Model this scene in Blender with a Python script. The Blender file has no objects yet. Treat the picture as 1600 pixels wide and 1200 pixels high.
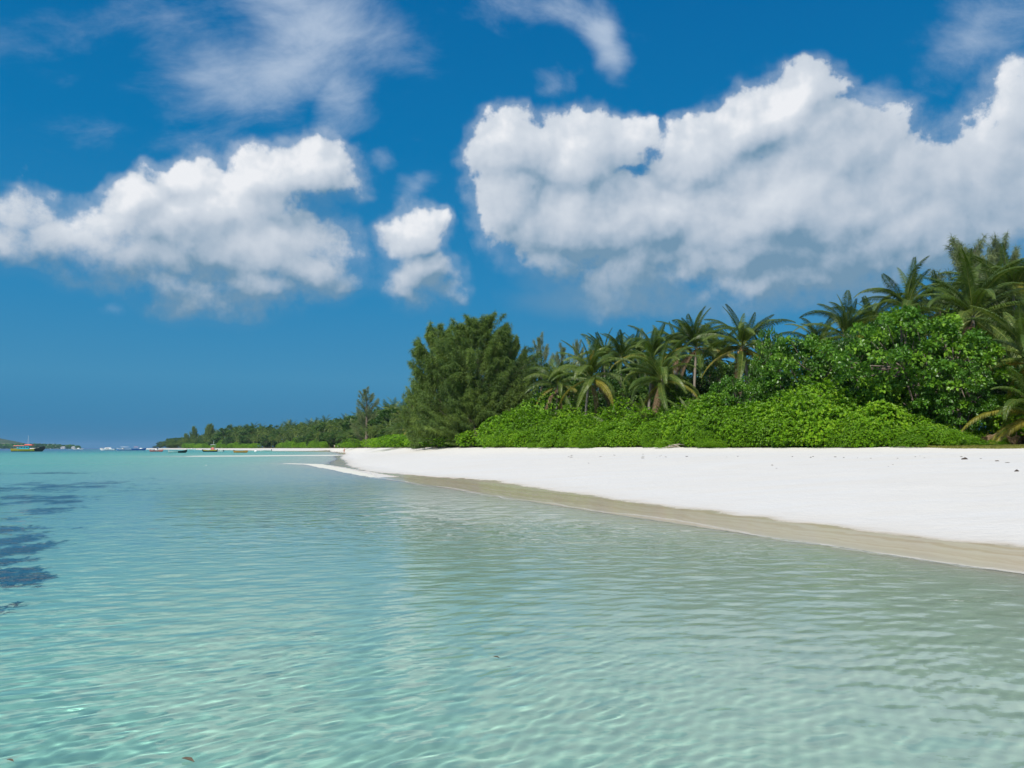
import bpy, bmesh, math, random
import numpy as np
from mathutils import Vector, Matrix, Euler
R = math.radians
random.seed(7)
rng = np.random.default_rng(11)
sc = bpy.context.scene
col = sc.collection

# ------------------------------------------------------------------ camera
CAM_H = 1.6            # eye above the calm sea level (z = 0)
FPX = 1245.0           # focal length in pixels of the 1600 px wide photograph
HORIZ = 700.5
cd = bpy.data.cameras.new('camera'); cam = bpy.data.objects.new('camera', cd); col.objects.link(cam)
cd.sensor_width = 36.0; cd.lens = 36.0*FPX/1600.0
cd.clip_start = 0.1; cd.clip_end = 60000
PITCH = math.atan((HORIZ-600)/FPX)
cam.location = (0, 0, CAM_H); cam.rotation_euler = (R(90)+PITCH, 0, 0)
sc.camera = cam

def ray(px, py):
    x = (px-800)/FPX; y = (600-py)/FPX
    c, s = math.cos(PITCH), math.sin(PITCH)
    return Vector((x, c-y*s, s+y*c))
def on_plane(px, py, z=0.0):
    d = ray(px, py); t = (z-CAM_H)/d.z
    return (d.x*t, d.y*t)
def at(px, py, Y):                       # point on the pixel's ray at forward distance Y
    d = ray(px, py); t = Y/d.y
    return Vector((d.x*t, Y, CAM_H+d.z*t))

# ------------------------------------------------------------------ helpers
def tag(o, label=None, cat=None, group=None, kind=None):
    if label: o['label'] = label
    if cat: o['category'] = cat
    if group: o['group'] = group
    if kind: o['kind'] = kind
    return o
def empty(name, loc, rz=0.0, scale=1.0):
    o = bpy.data.objects.new(name, None); col.objects.link(o)
    o.location = loc; o.rotation_euler = (0, 0, rz)
    o.scale = (scale,)*3 if not hasattr(scale, '__len__') else scale
    o.empty_display_size = 0.3
    return o
def link_mesh(name, me, parent=None, loc=None):
    o = bpy.data.objects.new(name, me); col.objects.link(o)
    if parent is not None: o.parent = parent
    if loc is not None: o.location = loc
    return o
def copy_tree(o, parent=None):
    c = o.copy(); col.objects.link(c)
    if parent is not None: c.parent = parent
    for ch in list(o.children): copy_tree(ch, c)
    return c
def np_mesh(name, verts, faces, mat=None, smooth=True):
    """verts (n,3) array, faces: (m,3) or (m,4) int array, or a list of such arrays"""
    me = bpy.data.meshes.new(name)
    fl = faces if isinstance(faces, list) else [faces]
    fl = [np.asarray(f, dtype=np.int32) for f in fl if len(f)]
    verts = np.asarray(verts, dtype=np.float32)
    me.vertices.add(len(verts)); me.vertices.foreach_set('co', verts.ravel())
    tot = np.concatenate([np.full(len(f), f.shape[1], np.int32) for f in fl])
    idx = np.concatenate([f.ravel() for f in fl])
    me.loops.add(len(idx)); me.loops.foreach_set('vertex_index', idx)
    me.polygons.add(len(tot))
    me.polygons.foreach_set('loop_start', np.concatenate([[0], np.cumsum(tot)[:-1]]).astype(np.int32))
    me.polygons.foreach_set('loop_total', tot)
    me.polygons.foreach_set('use_smooth', np.full(len(tot), smooth, bool))
    me.update(calc_edges=True); me.validate(clean_customdata=False)
    if mat is not None: me.materials.append(mat)
    return me
def attr(me, name, vals):
    a = me.attributes.new(name, 'FLOAT', 'POINT'); a.data.foreach_set('value', np.asarray(vals, np.float32))

class NT:
    """small node-tree builder"""
    def __init__(s, tree): s.t = tree; s.t.nodes.clear()
    def n(s, typ, ins=None, **kw):
        nd = s.t.nodes.new(typ)
        for k, v in kw.items(): setattr(nd, k, v)
        for k, v in (ins or {}).items():
            sk = nd.inputs[k]
            if isinstance(v, bpy.types.NodeSocket): s.t.links.new(v, sk)
            else: sk.default_value = v
        return nd
    def m(s, op, a, b=None, c=None, clamp=False):
        nd = s.t.nodes.new('ShaderNodeMath'); nd.operation = op; nd.use_clamp = clamp
        for i, v in enumerate((a, b, c)):
            if v is None: continue
            if isinstance(v, bpy.types.NodeSocket): s.t.links.new(v, nd.inputs[i])
            else: nd.inputs[i].default_value = v
        return nd.outputs[0]
    def v(s, op, a, b=None, out=0):
        nd = s.t.nodes.new('ShaderNodeVectorMath'); nd.operation = op
        for i, v in enumerate((a, b)):
            if v is None: continue
            if isinstance(v, bpy.types.NodeSocket): s.t.links.new(v, nd.inputs[i])
            elif op == 'SCALE' and i == 1: nd.inputs['Scale'].default_value = v
            else: nd.inputs[i].default_value = v
        return nd.outputs[out]
    def scale(s, a, f):
        nd = s.t.nodes.new('ShaderNodeVectorMath'); nd.operation = 'SCALE'
        s.t.links.new(a, nd.inputs[0])
        if isinstance(f, bpy.types.NodeSocket): s.t.links.new(f, nd.inputs['Scale'])
        else: nd.inputs['Scale'].default_value = f
        return nd.outputs[0]
    def mr(s, val, a, b, c=0.0, d=1.0, interp='SMOOTHSTEP'):
        nd = s.n('ShaderNodeMapRange', {0: val, 1: a, 2: b, 3: c, 4: d}, interpolation_type=interp)
        return nd.outputs[0]
    def mix(s, f, a, b, blend='MIX'):
        nd = s.t.nodes.new('ShaderNodeMix'); nd.data_type = 'RGBA'; nd.blend_type = blend; nd.clamp_factor = True
        for i, v in ((0, f), (6, a), (7, b)):
            if isinstance(v, bpy.types.NodeSocket): s.t.links.new(v, nd.inputs[i])
            else: nd.inputs[i].default_value = v if i == 0 else (tuple(v)+(1,))[:4]
        return nd.outputs[2]
    def noise(s, vec, scale, detail=3, rough=0.5, out=0, **kw):
        nd = s.n('ShaderNodeTexNoise', {'Scale': scale, 'Detail': detail, 'Roughness': rough}, **kw)
        if vec is not None: s.t.links.new(vec, nd.inputs['Vector'])
        return nd.outputs[out]
    def link(s, a, b): s.t.links.new(a, b)

def material(name):
    m = bpy.data.materials.new(name); m.use_nodes = True
    return m, NT(m.node_tree)
def simple_mat(name, colr, rough=0.6, var=0.12, scale=6.0, metallic=0.0, spec=0.5):
    m, t = material(name)
    tc = t.n('ShaderNodeTexCoord').outputs['Object']
    nz = t.noise(tc, scale, 4)
    c = t.mix(nz, tuple(x*(1-var) for x in colr), tuple(min(1, x*(1+var)) for x in colr))
    p = t.n('ShaderNodeBsdfPrincipled', {'Base Color': c, 'Roughness': rough, 'Metallic': metallic, 'Specular IOR Level': spec})
    o = t.n('ShaderNodeOutputMaterial', {'Surface': p.outputs[0]})
    return m

# ------------------------------------------------------------------ light
SUN_AZ, SUN_EL = R(204), R(47)
sd = bpy.data.lights.new('sun', 'SUN'); sun = bpy.data.objects.new('sun', sd); col.objects.link(sun)
sd.energy = 4.7; sd.angle = R(0.53); sd.color = (1.0, 0.955, 0.88)
S = Vector((math.sin(SUN_AZ)*math.cos(SUN_EL), math.cos(SUN_AZ)*math.cos(SUN_EL), math.sin(SUN_EL)))
sun.rotation_euler = S.to_track_quat('Z', 'Y').to_euler(); sun.location = (0, 0, 60)
sd.cycles.is_caustics_light = True
vs = sc.view_settings
sc.display_settings.display_device = 'sRGB'
vs.view_transform = 'Standard'; vs.look = 'None'; vs.gamma = 1.0; vs.exposure = 0.0; vs.use_curve_mapping = False
cy = sc.cycles
cy.max_bounces = 10; cy.diffuse_bounces = 3; cy.glossy_bounces = 4; cy.transmission_bounces = 8
cy.transparent_max_bounces = 12; cy.volume_bounces = 1
cy.caustics_refractive = True; cy.caustics_reflective = False
cy.sample_clamp_indirect = 6.0; cy.blur_glossy = 0.0
cy.use_denoising = True
# ------------------------------------------------------------------ coast lines (plan view, metres)
def arr(l): return np.array(l, dtype=np.float64)
WATER = [(40, -60), (17, -18), (10.6, -2)] + [on_plane(*p) for p in
         [(1700, 911), (1600, 897), (1450, 876), (1300, 853), (1150, 832), (1000, 810), (900, 795), (800, 779),
          (700, 763), (640, 754), (600, 748), (570, 739), (545, 733)]]
# low neck, then the bars and the lagoon, then the far beach
WATER += [at(535, 0, 70)[:2], at(528, 0, 90)[:2], at(540, 0, 118)[:2], at(535, 0, 150)[:2], at(545, 0, 200)[:2], at(541, 0, 245)[:2], at(534, 0, 320)[:2], at(525, 0, 365)[:2], at(490, 0, 395)[:2],
          at(450, 0, 440)[:2], at(400, 0, 600)[:2], at(330, 0, 790)[:2], at(255, 0, 1010)[:2], at(238, 0, 1120)[:2],
          (-590, 1260), (-560, 1700), (-200, 2600)]
WATER = arr([tuple(p) for p in WATER])
DRY = [(42, -60), (19.5, -18), (13.6, -2)] + [on_plane(px, py, 0.12) for px, py in
       [(1720, 867), (1600, 852), (1478, 838), (1328, 822), (1210, 808), (1000, 783), (931, 774), (880, 767), (825, 759), (749, 750), (690, 745.5), (574, 734), (546, 726), (541, 719)]]
DRY += [at(545, 0, 135)[:2], at(552, 0, 200)[:2], at(552, 0, 255)[:2], at(540, 0, 330)[:2], at(528, 0, 378)[:2], at(492, 0, 408)[:2], at(452, 0, 452)[:2], at(402, 0, 615)[:2],
        at(330, 0, 805)[:2], at(257, 0, 1025)[:2], at(240, 0, 1135)[:2], (-570, 1270), (-540, 1700), (-190, 2600)]
DRY = arr([tuple(p) for p in DRY])
VEG = [(110, -40), (60, 20)] + [tuple(at(px, 0, Y)[:2]) for px, Y in
       [(1800, 36), (1700, 38), (1500, 42), (1300, 47), (1100, 54), (900, 64), (780, 72), (700, 95), (620, 155), (585, 230), (560, 300), (530, 420),
        (480, 540), (400, 720), (330, 900), (258, 1130), (245, 1190)]] + [(-560, 1320), (-530, 1700), (-180, 2600)]
VEG = arr(VEG)

def seg_dist(P, L):
    d = np.full(len(P), 1e9); side = np.zeros(len(P))
    for a, b in zip(L[:-1], L[1:]):
        ab = b-a; ap = P-a
        t = np.clip((ap@ab)/(ab@ab), 0, 1)
        q = ap-t[:, None]*ab
        dd = np.hypot(q[:, 0], q[:, 1])
        s = ab[0]*ap[:, 1]-ab[1]*ap[:, 0]
        m = dd < d-1e-9
        d = np.where(m, dd, d); side = np.where(m, s, side)
    return d, side
def inside(P, poly):
    x, y = P[:, 0], P[:, 1]; r = np.zeros(len(P), bool)
    n = len(poly)
    for i in range(n):
        x1, y1 = poly[i]; x2, y2 = poly[(i+1) % n]
        if y1 == y2: continue
        c = ((y1 > y) != (y2 > y)) & (x < (x2-x1)*(y-y1)/(y2-y1)+x1)
        r ^= c
    return r
LAND_END = arr([(4000, 2600), (4000, -60)])
def sdist(P, L):                         # + on the land side
    d, _ = seg_dist(P, L)
    return np.where(inside(P, np.vstack([L, LAND_END])), d, -d)

def vnoise(P, scale, seed=0, octv=3):
    """cheap value noise on the plane, 0 mean"""
    out = np.zeros(len(P)); amp = 1.0; tot = 0
    for o in range(octv):
        Q = P/scale*(2**o)+seed*17.3
        i = np.floor(Q).astype(np.int64); f = Q-i; f = f*f*(3-2*f)
        def h(a, b):
            n = (a*374761393+b*668265263+(seed+o)*1442695041) & 0x7fffffff
            n = ((n ^ (n >> 13))*1274126177) & 0x7fffffff
            n = n ^ (n >> 16)
            return (n & 0xffff)/65535.0-0.5
        a, b = i[:, 0], i[:, 1]
        v = (h(a, b)*(1-f[:, 0])+h(a+1, b)*f[:, 0])*(1-f[:, 1])+(h(a, b+1)*(1-f[:, 0])+h(a+1, b+1)*f[:, 0])*f[:, 1]
        out += v*amp; tot += amp; amp *= 0.5
    return out/tot*2
BARS = [  # low sand bars: axis points, half width, height above the sea
    (arr([at(552, 0, 183)[:2], at(470, 0, 176)[:2], at(400, 0, 166)[:2], at(340, 0, 162)[:2]]), 13.0, 0.10),
    (arr([on_plane(600, 746), on_plane(545, 736), on_plane(510, 729.5), on_plane(488, 725.5), on_plane(450, 724.5)]), 1.7, 0.04),
]
def height(P):
    dw = sdist(P, WATER); dv = sdist(P, VEG)
    r = np.hypot(P[:, 0], P[:, 1])
    top = 1.68
    # above the waterline
    a = np.maximum(dw, 0); b = np.maximum(-dv, 0)
    t = a/np.maximum(a+b, 1e-6)
    z_land = 0.115*np.minimum(a/2.5, 1)+(top-0.115)*np.clip((a-2.5)/np.maximum(a+b-2.5, 1e-3), 0, 1)**0.9
    z_land = np.where(dv > 0, top+np.minimum(dv*0.02, 1.2), z_land)
    z_land += np.where(dw > 3, vnoise(P, 1.6, 3)*0.026*np.clip((dw-3)/6, 0, 1), 0)
    z_land += vnoise(P, 9.0, 5)*0.05*np.clip((dw-4)/10, 0, 1)
    # below
    d = np.maximum(-dw, 0)
    dep = 0.030*np.minimum(d, 5)+0.070*np.clip(d-5, 0, 7)+0.036*np.clip(d-12, 0, 18)+0.025*np.clip(d-30, 0, 60)+0.014*np.clip(d-90, 0, 400)
    dep = dep+0.08*np.clip(d/1.2, 0, 1)
    dep = dep+1.6*np.clip((r-240)/140, 0, 1)*np.clip(d/60, 0, 1)+4.0*np.clip((r-320)/400, 0, 1)*np.clip(d/100, 0, 1)
    z_sea = -dep+vnoise(P, 1.6, 9)*0.03*np.clip(d/4, 0, 1)+vnoise(P, 14.0, 8)*0.10*np.clip((d-5)/20, 0, 1)
    z = np.where(dw > 0, z_land, z_sea)
    for ax, w, hh in BARS:
        db, _ = seg_dist(P, ax)
        wob = w*(1+0.35*vnoise(P, w*4, 21))
        k = np.exp(-(db/wob)**2)
        z = np.where(k > 0.02, np.maximum(z, z*(1-k)+hh*k), z)
    return z, dw, dv

def polar(r_list, a_list):
    r = np.asarray(r_list); a = np.asarray(a_list)
    A, Rr = np.meshgrid(a, r)
    P = np.stack([np.sin(A)*Rr, np.cos(A)*Rr], -1).reshape(-1, 2)
    nr, na = len(r), len(a)
    i = np.arange(nr-1)[:, None]*na; j = np.arange(na)[None, :]; j2 = (j+1) % na
    F = np.stack([i+j, i+na+j, i+na+j2, i+j2], -1).reshape(-1, 4)
    return P, F, nr, na
def geo(a, b, q):
    n = int(math.ceil(math.log(b/a)/math.log(q))); return list(a*(b/a)**(np.arange(n)/n))
def angles(n_front, half, n_back):
    fr = np.linspace(-half, half, n_front, endpoint=False)
    bk = np.linspace(half, 2*math.pi-half, n_back, endpoint=False)
    return np.concatenate([fr, bk])

# ------------------------------------------------------------------ sand (land and sea bed are one sheet)
rl = [0.05, 0.5, 1.0, 1.6, 2.2]+geo(2.8, 30, 1.008)+geo(30, 250, 1.010)+geo(250, 1500, 1.02)+geo(1500, 9200, 1.12)+[9200]
P, F, nr, na = polar(rl, angles(620, R(50), 90))
Z, DW, DV = height(P)
DD = sdist(P, DRY)
for (ax, w, hh), th in zip(BARS, (0.45, 0.72)):      # the crests of the bars have dried
    db, _ = seg_dist(P, ax); k = np.exp(-(db/(w*(1+0.35*vnoise(P, w*4, 21))))**2)
    DD = np.where(k > th, np.maximum(DD, (k-th)*1.3), DD)
me = np_mesh('sand', np.column_stack([P, Z]), F)
attr(me, 'shore', DW); attr(me, 'dry', DD); attr(me, 'veg', DV)
m, t = material('coral_sand')
geo_n = t.n('ShaderNodeNewGeometry').outputs['Position']
a_dry = t.n('ShaderNodeAttribute', attribute_name='dry').outputs['Fac']
a_veg = t.n('ShaderNodeAttribute', attribute_name='veg').outputs['Fac']
a_sh = t.n('ShaderNodeAttribute', attribute_name='shore').outputs['Fac']
wob = t.m('MULTIPLY', t.m('SUBTRACT', t.noise(geo_n, 0.55, 5, 0.6), 0.5), 1.5)
dd = t.m('ADD', a_dry, wob)
wet = t.mr(dd, -0.30, 0.30, 1.0, 0.0)
damp = t.mr(dd, 0.0, 1.6, 1.0, 0.0)
n1 = t.noise(geo_n, 0.35, 4); n2 = t.noise(geo_n, 14.0, 4, 0.7)
# wind and tide bands that run along the beach
st = t.v('MULTIPLY', geo_n, (0.10, 0.55, 0.4)); n3 = t.noise(st, 1.3, 5, 0.6)
dryc = t.mix(n1, (0.615, 0.585, 0.535), (0.665, 0.64, 0.595))
dryc = t.mix(t.mr(n3, 0.35, 0.7), dryc, (0.635, 0.622, 0.595))
dryc = t.mix(t.mr(n2, 0.62, 0.8, 0, 0.35), dryc, (0.53, 0.495, 0.44))
dryc = t.mix(t.m('MULTIPLY', t.mr(a_veg, -7.0, -2.0), 0.6), dryc, (0.74, 0.69, 0.60))
dryc = t.mix(t.mr(t.noise(t.v('MULTIPLY', geo_n, (0.25, 1.1, 0.4)), 2.4, 6, 0.65), 0.50, 0.75, 0.0, 0.55), dryc, (0.585, 0.555, 0.505))
dryc = t.mix(t.m('MULTIPLY', damp, 0.5), dryc, (0.58, 0.545, 0.49))
swash = t.noise(t.v('MULTIPLY', t.n('ShaderNodeCombineXYZ', {0: t.m('ADD', a_sh, t.m('MULTIPLY', t.noise(geo_n, 0.7, 4, 0.6), 1.1)), 1: t.m('MULTIPLY', t.n('ShaderNodeSeparateXYZ', {0: geo_n}).outputs[1], 0.05), 2: 0.0}).outputs[0], (3.2, 1.0, 1.0)), 1.0, 4, 0.55)
wetc = t.mix(t.mr(swash, 0.40, 0.62), (0.60, 0.49, 0.355), (0.69, 0.60, 0.475))
wetc = t.mix(t.mr(t.m('ADD', a_sh, t.m('MULTIPLY', swash, 1.0)), 0.35, 1.25, 0.85, 0.0), wetc, (0.62, 0.56, 0.47))
land = t.mix(wet, dryc, wetc)
# sea bed: pale sand, grey where fine shell grit gathers
bedn = t.noise(geo_n, 0.8, 5, 0.6)
bed = t.mix(bedn, (0.63, 0.615, 0.53), (0.70, 0.685, 0.59))
under = t.mr(a_sh, -0.5, 0.25, 1.0, 0.0)
c = t.mix(under, land, bed)
leaf = t.mix(t.noise(geo_n, 3.0, 5, 0.7), (0.055, 0.038, 0.022), (0.16, 0.11, 0.06))
forest = t.mr(t.m('ADD', a_veg, t.m('MULTIPLY', wob, 1.5)), -0.2, 1.2)
c = t.mix(forest, c, leaf)
rough = t.m('ADD', 0.9, t.m('MULTIPLY', wet, -0.79))
bn = t.n('ShaderNodeBump', {'Strength': 0.7, 'Distance': 0.05, 'Height': t.m('ADD', t.m('MULTIPLY', t.m('MULTIPLY', t.noise(geo_n, 2.3, 3, 0.6), t.mr(a_veg, -16.0, -3.0, 0.15, 1.6)), t.m('SUBTRACT', 1.0, wet)), t.m('ADD', t.m('MULTIPLY', t.noise(geo_n, 5.0, 5, 0.65), t.m('SUBTRACT', 1.0, t.m('MULTIPLY', wet, 0.95))), t.m('MULTIPLY', t.noise(t.v('MULTIPLY', geo_n, (1.0, 3.0, 1.0)), 2.2, 2), 0.025)))})
p = t.n('ShaderNodeBsdfPrincipled', {'Base Color': c, 'Roughness': rough, 'Specular IOR Level': t.m('ADD', 0.15, t.m('MULTIPLY', wet, 0.32)), 'Normal': bn.outputs[0]})
t.n('ShaderNodeOutputMaterial', {'Surface': p.outputs[0]})
me.materials.append(m)
sand = tag(link_mesh('sand', me), kind='structure'); sand.cycles.is_caustics_receiver = True
sand['label'] = 'white coral sand beach sloping into the shallow sea'

# ------------------------------------------------------------------ sea
rl = [0.05, 0.7, 1.3, 1.8]+geo(2.2, 4, 1.005)+geo(4, 17, 1.0029)+geo(17, 60, 1.007)+geo(60, 400, 1.012)+geo(400, 9000, 1.05)+[9000]
P, F, nr, na = polar(rl, angles(1080, R(46), 70))
rr = np.hypot(P[:, 0], P[:, 1])
ang = np.abs(np.arctan2(P[:, 0], P[:, 1]))
spacing = np.maximum(np.where(rr < 17, rr*0.0031, rr*0.007), np.where(ang > R(46), rr*0.09, 0))
zz = np.zeros(len(P))
wr = np.random.default_rng(5)
NW = 64
for i in range(NW):
    lam = 0.105*(10 ** (0.90*(i/(NW-1))**1.2)) * wr.uniform(0.9, 1.1)
    th = R(wr.normal(72, 26))           # travel direction: mostly towards the beach and the viewer
    if wr.random() < 0.22: th = wr.uniform(0, 2*math.pi)
    kx, ky = math.cos(th), -math.sin(th)
    k = 2*math.pi/lam
    amp = 0.00100*lam**0.95*wr.uniform(0.5, 1.3)
    w = np.clip(lam/(3.0*spacing)-1.0, 0, 1)
    ph = wr.uniform(0, 2*math.pi)
    # gentle patchiness so that the ripples do not repeat
    mod = 0.55+0.9*np.clip(0.5+vnoise(P, lam*9, 40+i, 1)*0.9, 0, 1)
    s = np.sin(k*(P[:, 0]*kx+P[:, 1]*ky)+ph+1.2*vnoise(P, lam*6, 90+i, 1))
    zz += w*amp*mod*s
dwv = sdist(P, WATER)
zz *= np.clip(0.25+(-dwv)/2.5, 0.25, 1)
V = np.column_stack([P, zz])
# one open sheet: everything below it is sea water (the sand closes it underneath)
me = np_mesh('sea', V, F[:, ::-1])
attr(me, 'shore', dwv); attr(me, 'depth', np.maximum(0.0, -height(P)[0]))
m, t = material('clear_sea')
pos = t.n('ShaderNodeNewGeometry').outputs['Position']
dist = t.v('LENGTH', pos, out=1)
far1 = t.mr(dist, 5.0, 22.0)
far2 = t.mr(dist, 60.0, 400.0)
st = t.v('MULTIPLY', pos, (0.55, 1.0, 1.0))
rot = t.n('ShaderNodeVectorRotate', {'Vector': st, 'Angle': R(14)}, rotation_type='Z_AXIS').outputs[0]
h1 = t.noise(rot, 6.0, 3, 0.55); h2 = t.noise(rot, 1.7, 3, 0.5); h3 = t.noise(rot, 0.45, 3, 0.5)
hh = t.m('ADD', t.m('MULTIPLY', h1, t.m('ADD', 0.002, t.m('MULTIPLY', far1, 0.026))),
         t.m('ADD', t.m('MULTIPLY', t.m('MULTIPLY', h2, far1), 0.055), t.m('MULTIPLY', t.m('MULTIPLY', h3, far2), 0.75)))
bp0 = t.n('ShaderNodeBump', {'Strength': 1.0, 'Distance': 1.0, 'Height': hh})
# beyond the modelled ripples every facet gets its own tilt (a chop too fine to mesh)
chop = t.n('ShaderNodeTexNoise', {'Vector': rot, 'Scale': 2.4, 'Detail': 4, 'Roughness': 0.6}).outputs['Color']
# (tilt moves the share of sky and sea; the mirror itself is spread by roughness)
tilt = t.v('MULTIPLY', t.v('SUBTRACT', chop, (0.5, 0.5, 0.5)), (0.7, 1.0, 0.0))
nrm_ = t.v('NORMALIZE', t.v('ADD', bp0.outputs[0], t.scale(tilt, t.m('ADD', t.mr(dist, 7.0, 40.0, 0.0, 0.65), t.mr(dist, 40.0, 160.0, 0.0, 1.6)))))
class _S: outputs = [nrm_]
chopr = t.m('ADD', t.mr(dist, 14.0, 50.0, 0.0, 0.20), t.mr(dist, 45.0, 160.0, 0.0, 0.20))
bp = bp0
# light is absorbed on its way through the water: red first (Beer-Lambert over the local depth)
dpt = t.m('MULTIPLY', t.n('ShaderNodeAttribute', attribute_name='depth').outputs['Fac'], 1.12)
ch = [t.m('EXPONENT', t.m('MULTIPLY', t.m('POWER', dpt, pw), -k)) for k, pw in ((0.53, 0.8), (0.031, 1.30), (0.085, 0.45))]
tint = t.n('ShaderNodeCombineColor', {0: ch[0], 1: ch[1], 2: ch[2]}).outputs[0]
fr = t.n('ShaderNodeFresnel', {'IOR': 1.33, 'Normal': nrm_}).outputs[0]
fr = t.m('MULTIPLY', fr, t.mr(dist, 8.0, 90.0, 1.0, 0.62))      # waves hide part of the mirror at grazing angles
rf = t.n('ShaderNodeBsdfRefraction', {'Color': tint, 'Roughness': 0.0, 'IOR': 1.33, 'Normal': bp.outputs[0]})
gl = t.n('ShaderNodeBsdfAnisotropic', {'Color': (1, 1, 1, 1), 'Roughness': chopr, 'Normal': bp.outputs[0]})
mx = t.n('ShaderNodeMixShader', {0: fr, 1: rf.outputs[0], 2: gl.outputs[0]})
t.n('ShaderNodeOutputMaterial', {'Surface': mx.outputs[0]})
me.materials.append(m)
sea = tag(link_mesh('sea_water', me), kind='structure'); sea.cycles.is_caustics_caster = True
sea['label'] = 'clear turquoise sea with small ripples over pale sand'
# ------------------------------------------------------------------ sky with clouds (all in directions: azimuth, elevation)
w = bpy.data.worlds.new('World'); sc.world = w; w.use_nodes = True

def azel(px, py):
    d = ray(px, py).normalized()
    return math.atan2(d.x, d.y), math.asin(d.z)

def cloud_group(name, blobs, seed):
    """density of a cloud bank at a direction given as (azimuth, elevation, 0)"""
    gt = bpy.data.node_groups.new(name, 'ShaderNodeTree')
    gt.interface.new_socket('P', in_out='INPUT', socket_type='NodeSocketVector')
    gt.interface.new_socket('D', in_out='OUTPUT', socket_type='NodeSocketFloat')
    gt.interface.new_socket('L', in_out='OUTPUT', socket_type='NodeSocketFloat')
    gt.interface.new_socket('T', in_out='OUTPUT', socket_type='NodeSocketFloat')
    g = NT(gt)
    P = g.n('NodeGroupInput').outputs[0]
    off = g.v('ADD', P, (seed, seed*0.7, 0.0))
    wq = g.n('ShaderNodeTexNoise', {'Scale': 9.0, 'Detail': 4, 'Roughness': 0.6}); g.link(off, wq.inputs['Vector'])
    warp = g.scale(g.v('SUBTRACT', wq.outputs['Color'], (0.5, 0.5, 0.5)), 0.085)
    Q = g.v('ADD', P, warp)
    tot = None
    for (px, py, rx, ry, ang, s) in blobs:
        a, e = azel(px, py)
        q = g.v('SUBTRACT', Q, (a, e, 0))
        if ang: q = g.n('ShaderNodeVectorRotate', {'Vector': q, 'Angle': R(ang)}, rotation_type='Z_AXIS').outputs[0]
        q = g.v('MULTIPLY', q, (FPX/rx, FPX/ry, 0))
        l = g.v('LENGTH', q, out=1)
        b = g.mr(l, 0.0, 1.85, s, 0.0)
        tot = b if tot is None else g.m('SMOOTH_MAX', tot, b, 0.15)
    # cauliflower: inverted fractal Voronoi, plus fine fBm
    vo = g.n('ShaderNodeTexVoronoi', {'Scale': 19.0, 'Detail': 4.0, 'Roughness': 0.55, 'Lacunarity': 2.1, 'Smoothness': 0.35}, feature='SMOOTH_F1', voronoi_dimensions='2D', normalize=True)
    g.link(g.v('ADD', off, g.scale(warp, 0.6)), vo.inputs['Vector'])
    puff = g.m('SUBTRACT', 0.42, vo.outputs['Distance'])
    fb = g.m('SUBTRACT', g.noise(off, 24.0, 8, 0.65), 0.5)
    lo = g.m('SUBTRACT', g.noise(off, 8.0, 3, 0.55), 0.5)
    base = g.m('ADD', tot, g.m('ADD', g.m('MULTIPLY', puff, 0.36), g.m('MULTIPLY', lo, 0.55)))
    d = g.m('ADD', base, g.m('MULTIPLY', fb, 0.80))
    g.n('NodeGroupOutput', {0: d, 1: base, 2: tot})
    return gt

# (px, py, radius x, radius y, turn, strength) traced from the photograph as directions of the cloud masses
BIG = [(808, 235, 70, 62, 0, 1.0), (900, 250, 90, 62, 0, .95), (985, 225, 50, 42, 0, .8), (800, 310, 62, 75, 0, .95), (870, 350, 110, 70, 0, 1.0), (1225, 165, 78, 55, 0, 1.05), (1160, 190, 70, 50, -30, .95), (1090, 240, 85, 55, -30, 1.0), (1310, 140, 24, 26, 0, .55),
       (1290, 235, 120, 75, 0, 1.0), (1010, 350, 170, 75, 0, 1.0), (1210, 330, 220, 110, 0, 1.1), (1400, 300, 110, 70, 0, .85), (1440, 370, 190, 80, 0, .9), (1560, 240, 80, 60, 35, .64), (1610, 175, 70, 52, 30, .66),
       (868, 405, 62, 52, 0, .85), (990, 440, 130, 56, 0, .85), (1200, 395, 130, 60, 0, 1.05), (1290, 400, 110, 55, 0, 1.0), (1090, 410, 90, 50, 0, .9), (1250, 430, 200, 50, 0, .95), (1010, 420, 150, 60, 0, .8), (985, 470, 125, 46, 0, .66), (1600, 330, 130, 90, 0, .70), (1130, 470, 190, 42, 0, .62)]
LEFT = [(495, 268, 72, 50, 0, 1.05), (528, 255, 34, 36, 0, .9), (430, 282, 84, 46, -15, 1.0), (300, 282, 66, 38, 0, .95), (215, 312, 80, 36, -18, .92), (340, 335, 160, 56, -20, 1.0), (400, 385, 165, 62, 0, 1.0),
        (480, 420, 90, 48, 10, .9), (240, 410, 150, 50, 0, .82), (300, 455, 140, 46, 8, .86), (400, 440, 110, 44, 0, .85), (200, 430, 80, 36, 0, .7), (110, 370, 140, 52, 0, .78), (170, 345, 70, 40, 0, .8), (52, 322, 44, 28, 0, .62), (10, 360, 75, 46, 0, .6), (440, 450, 110, 36, 0, .62),
        (648, 365, 50, 50, 0, .92), (655, 435, 66, 52, 0, .92), (690, 340, 24, 22, 0, .62), (708, 460, 32, 26, 0, .7)]
g_big = cloud_group('cumulus_bank', BIG, 3.1)
g_left = cloud_group('cumulus_left', LEFT, 8.4)

t = NT(w.node_tree)
dirv = t.n('ShaderNodeTexCoord').outputs['Generated']
sep = t.n('ShaderNodeSeparateXYZ', {0: dirv})
az = t.m('ARCTAN2', sep.outputs[0], sep.outputs[1]); el = t.m('ARCSINE', sep.outputs[2])
P = t.n('ShaderNodeCombineXYZ', {0: az, 1: el, 2: 0.0}).outputs[0]
sky = t.n('ShaderNodeTexSky', sky_type='NISHITA', sun_disc=False, sun_elevation=SUN_EL, sun_rotation=SUN_AZ,
          air_density=1.0, dust_density=0.0, ozone_density=4.0)
SKY_STR = 0.1
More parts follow.
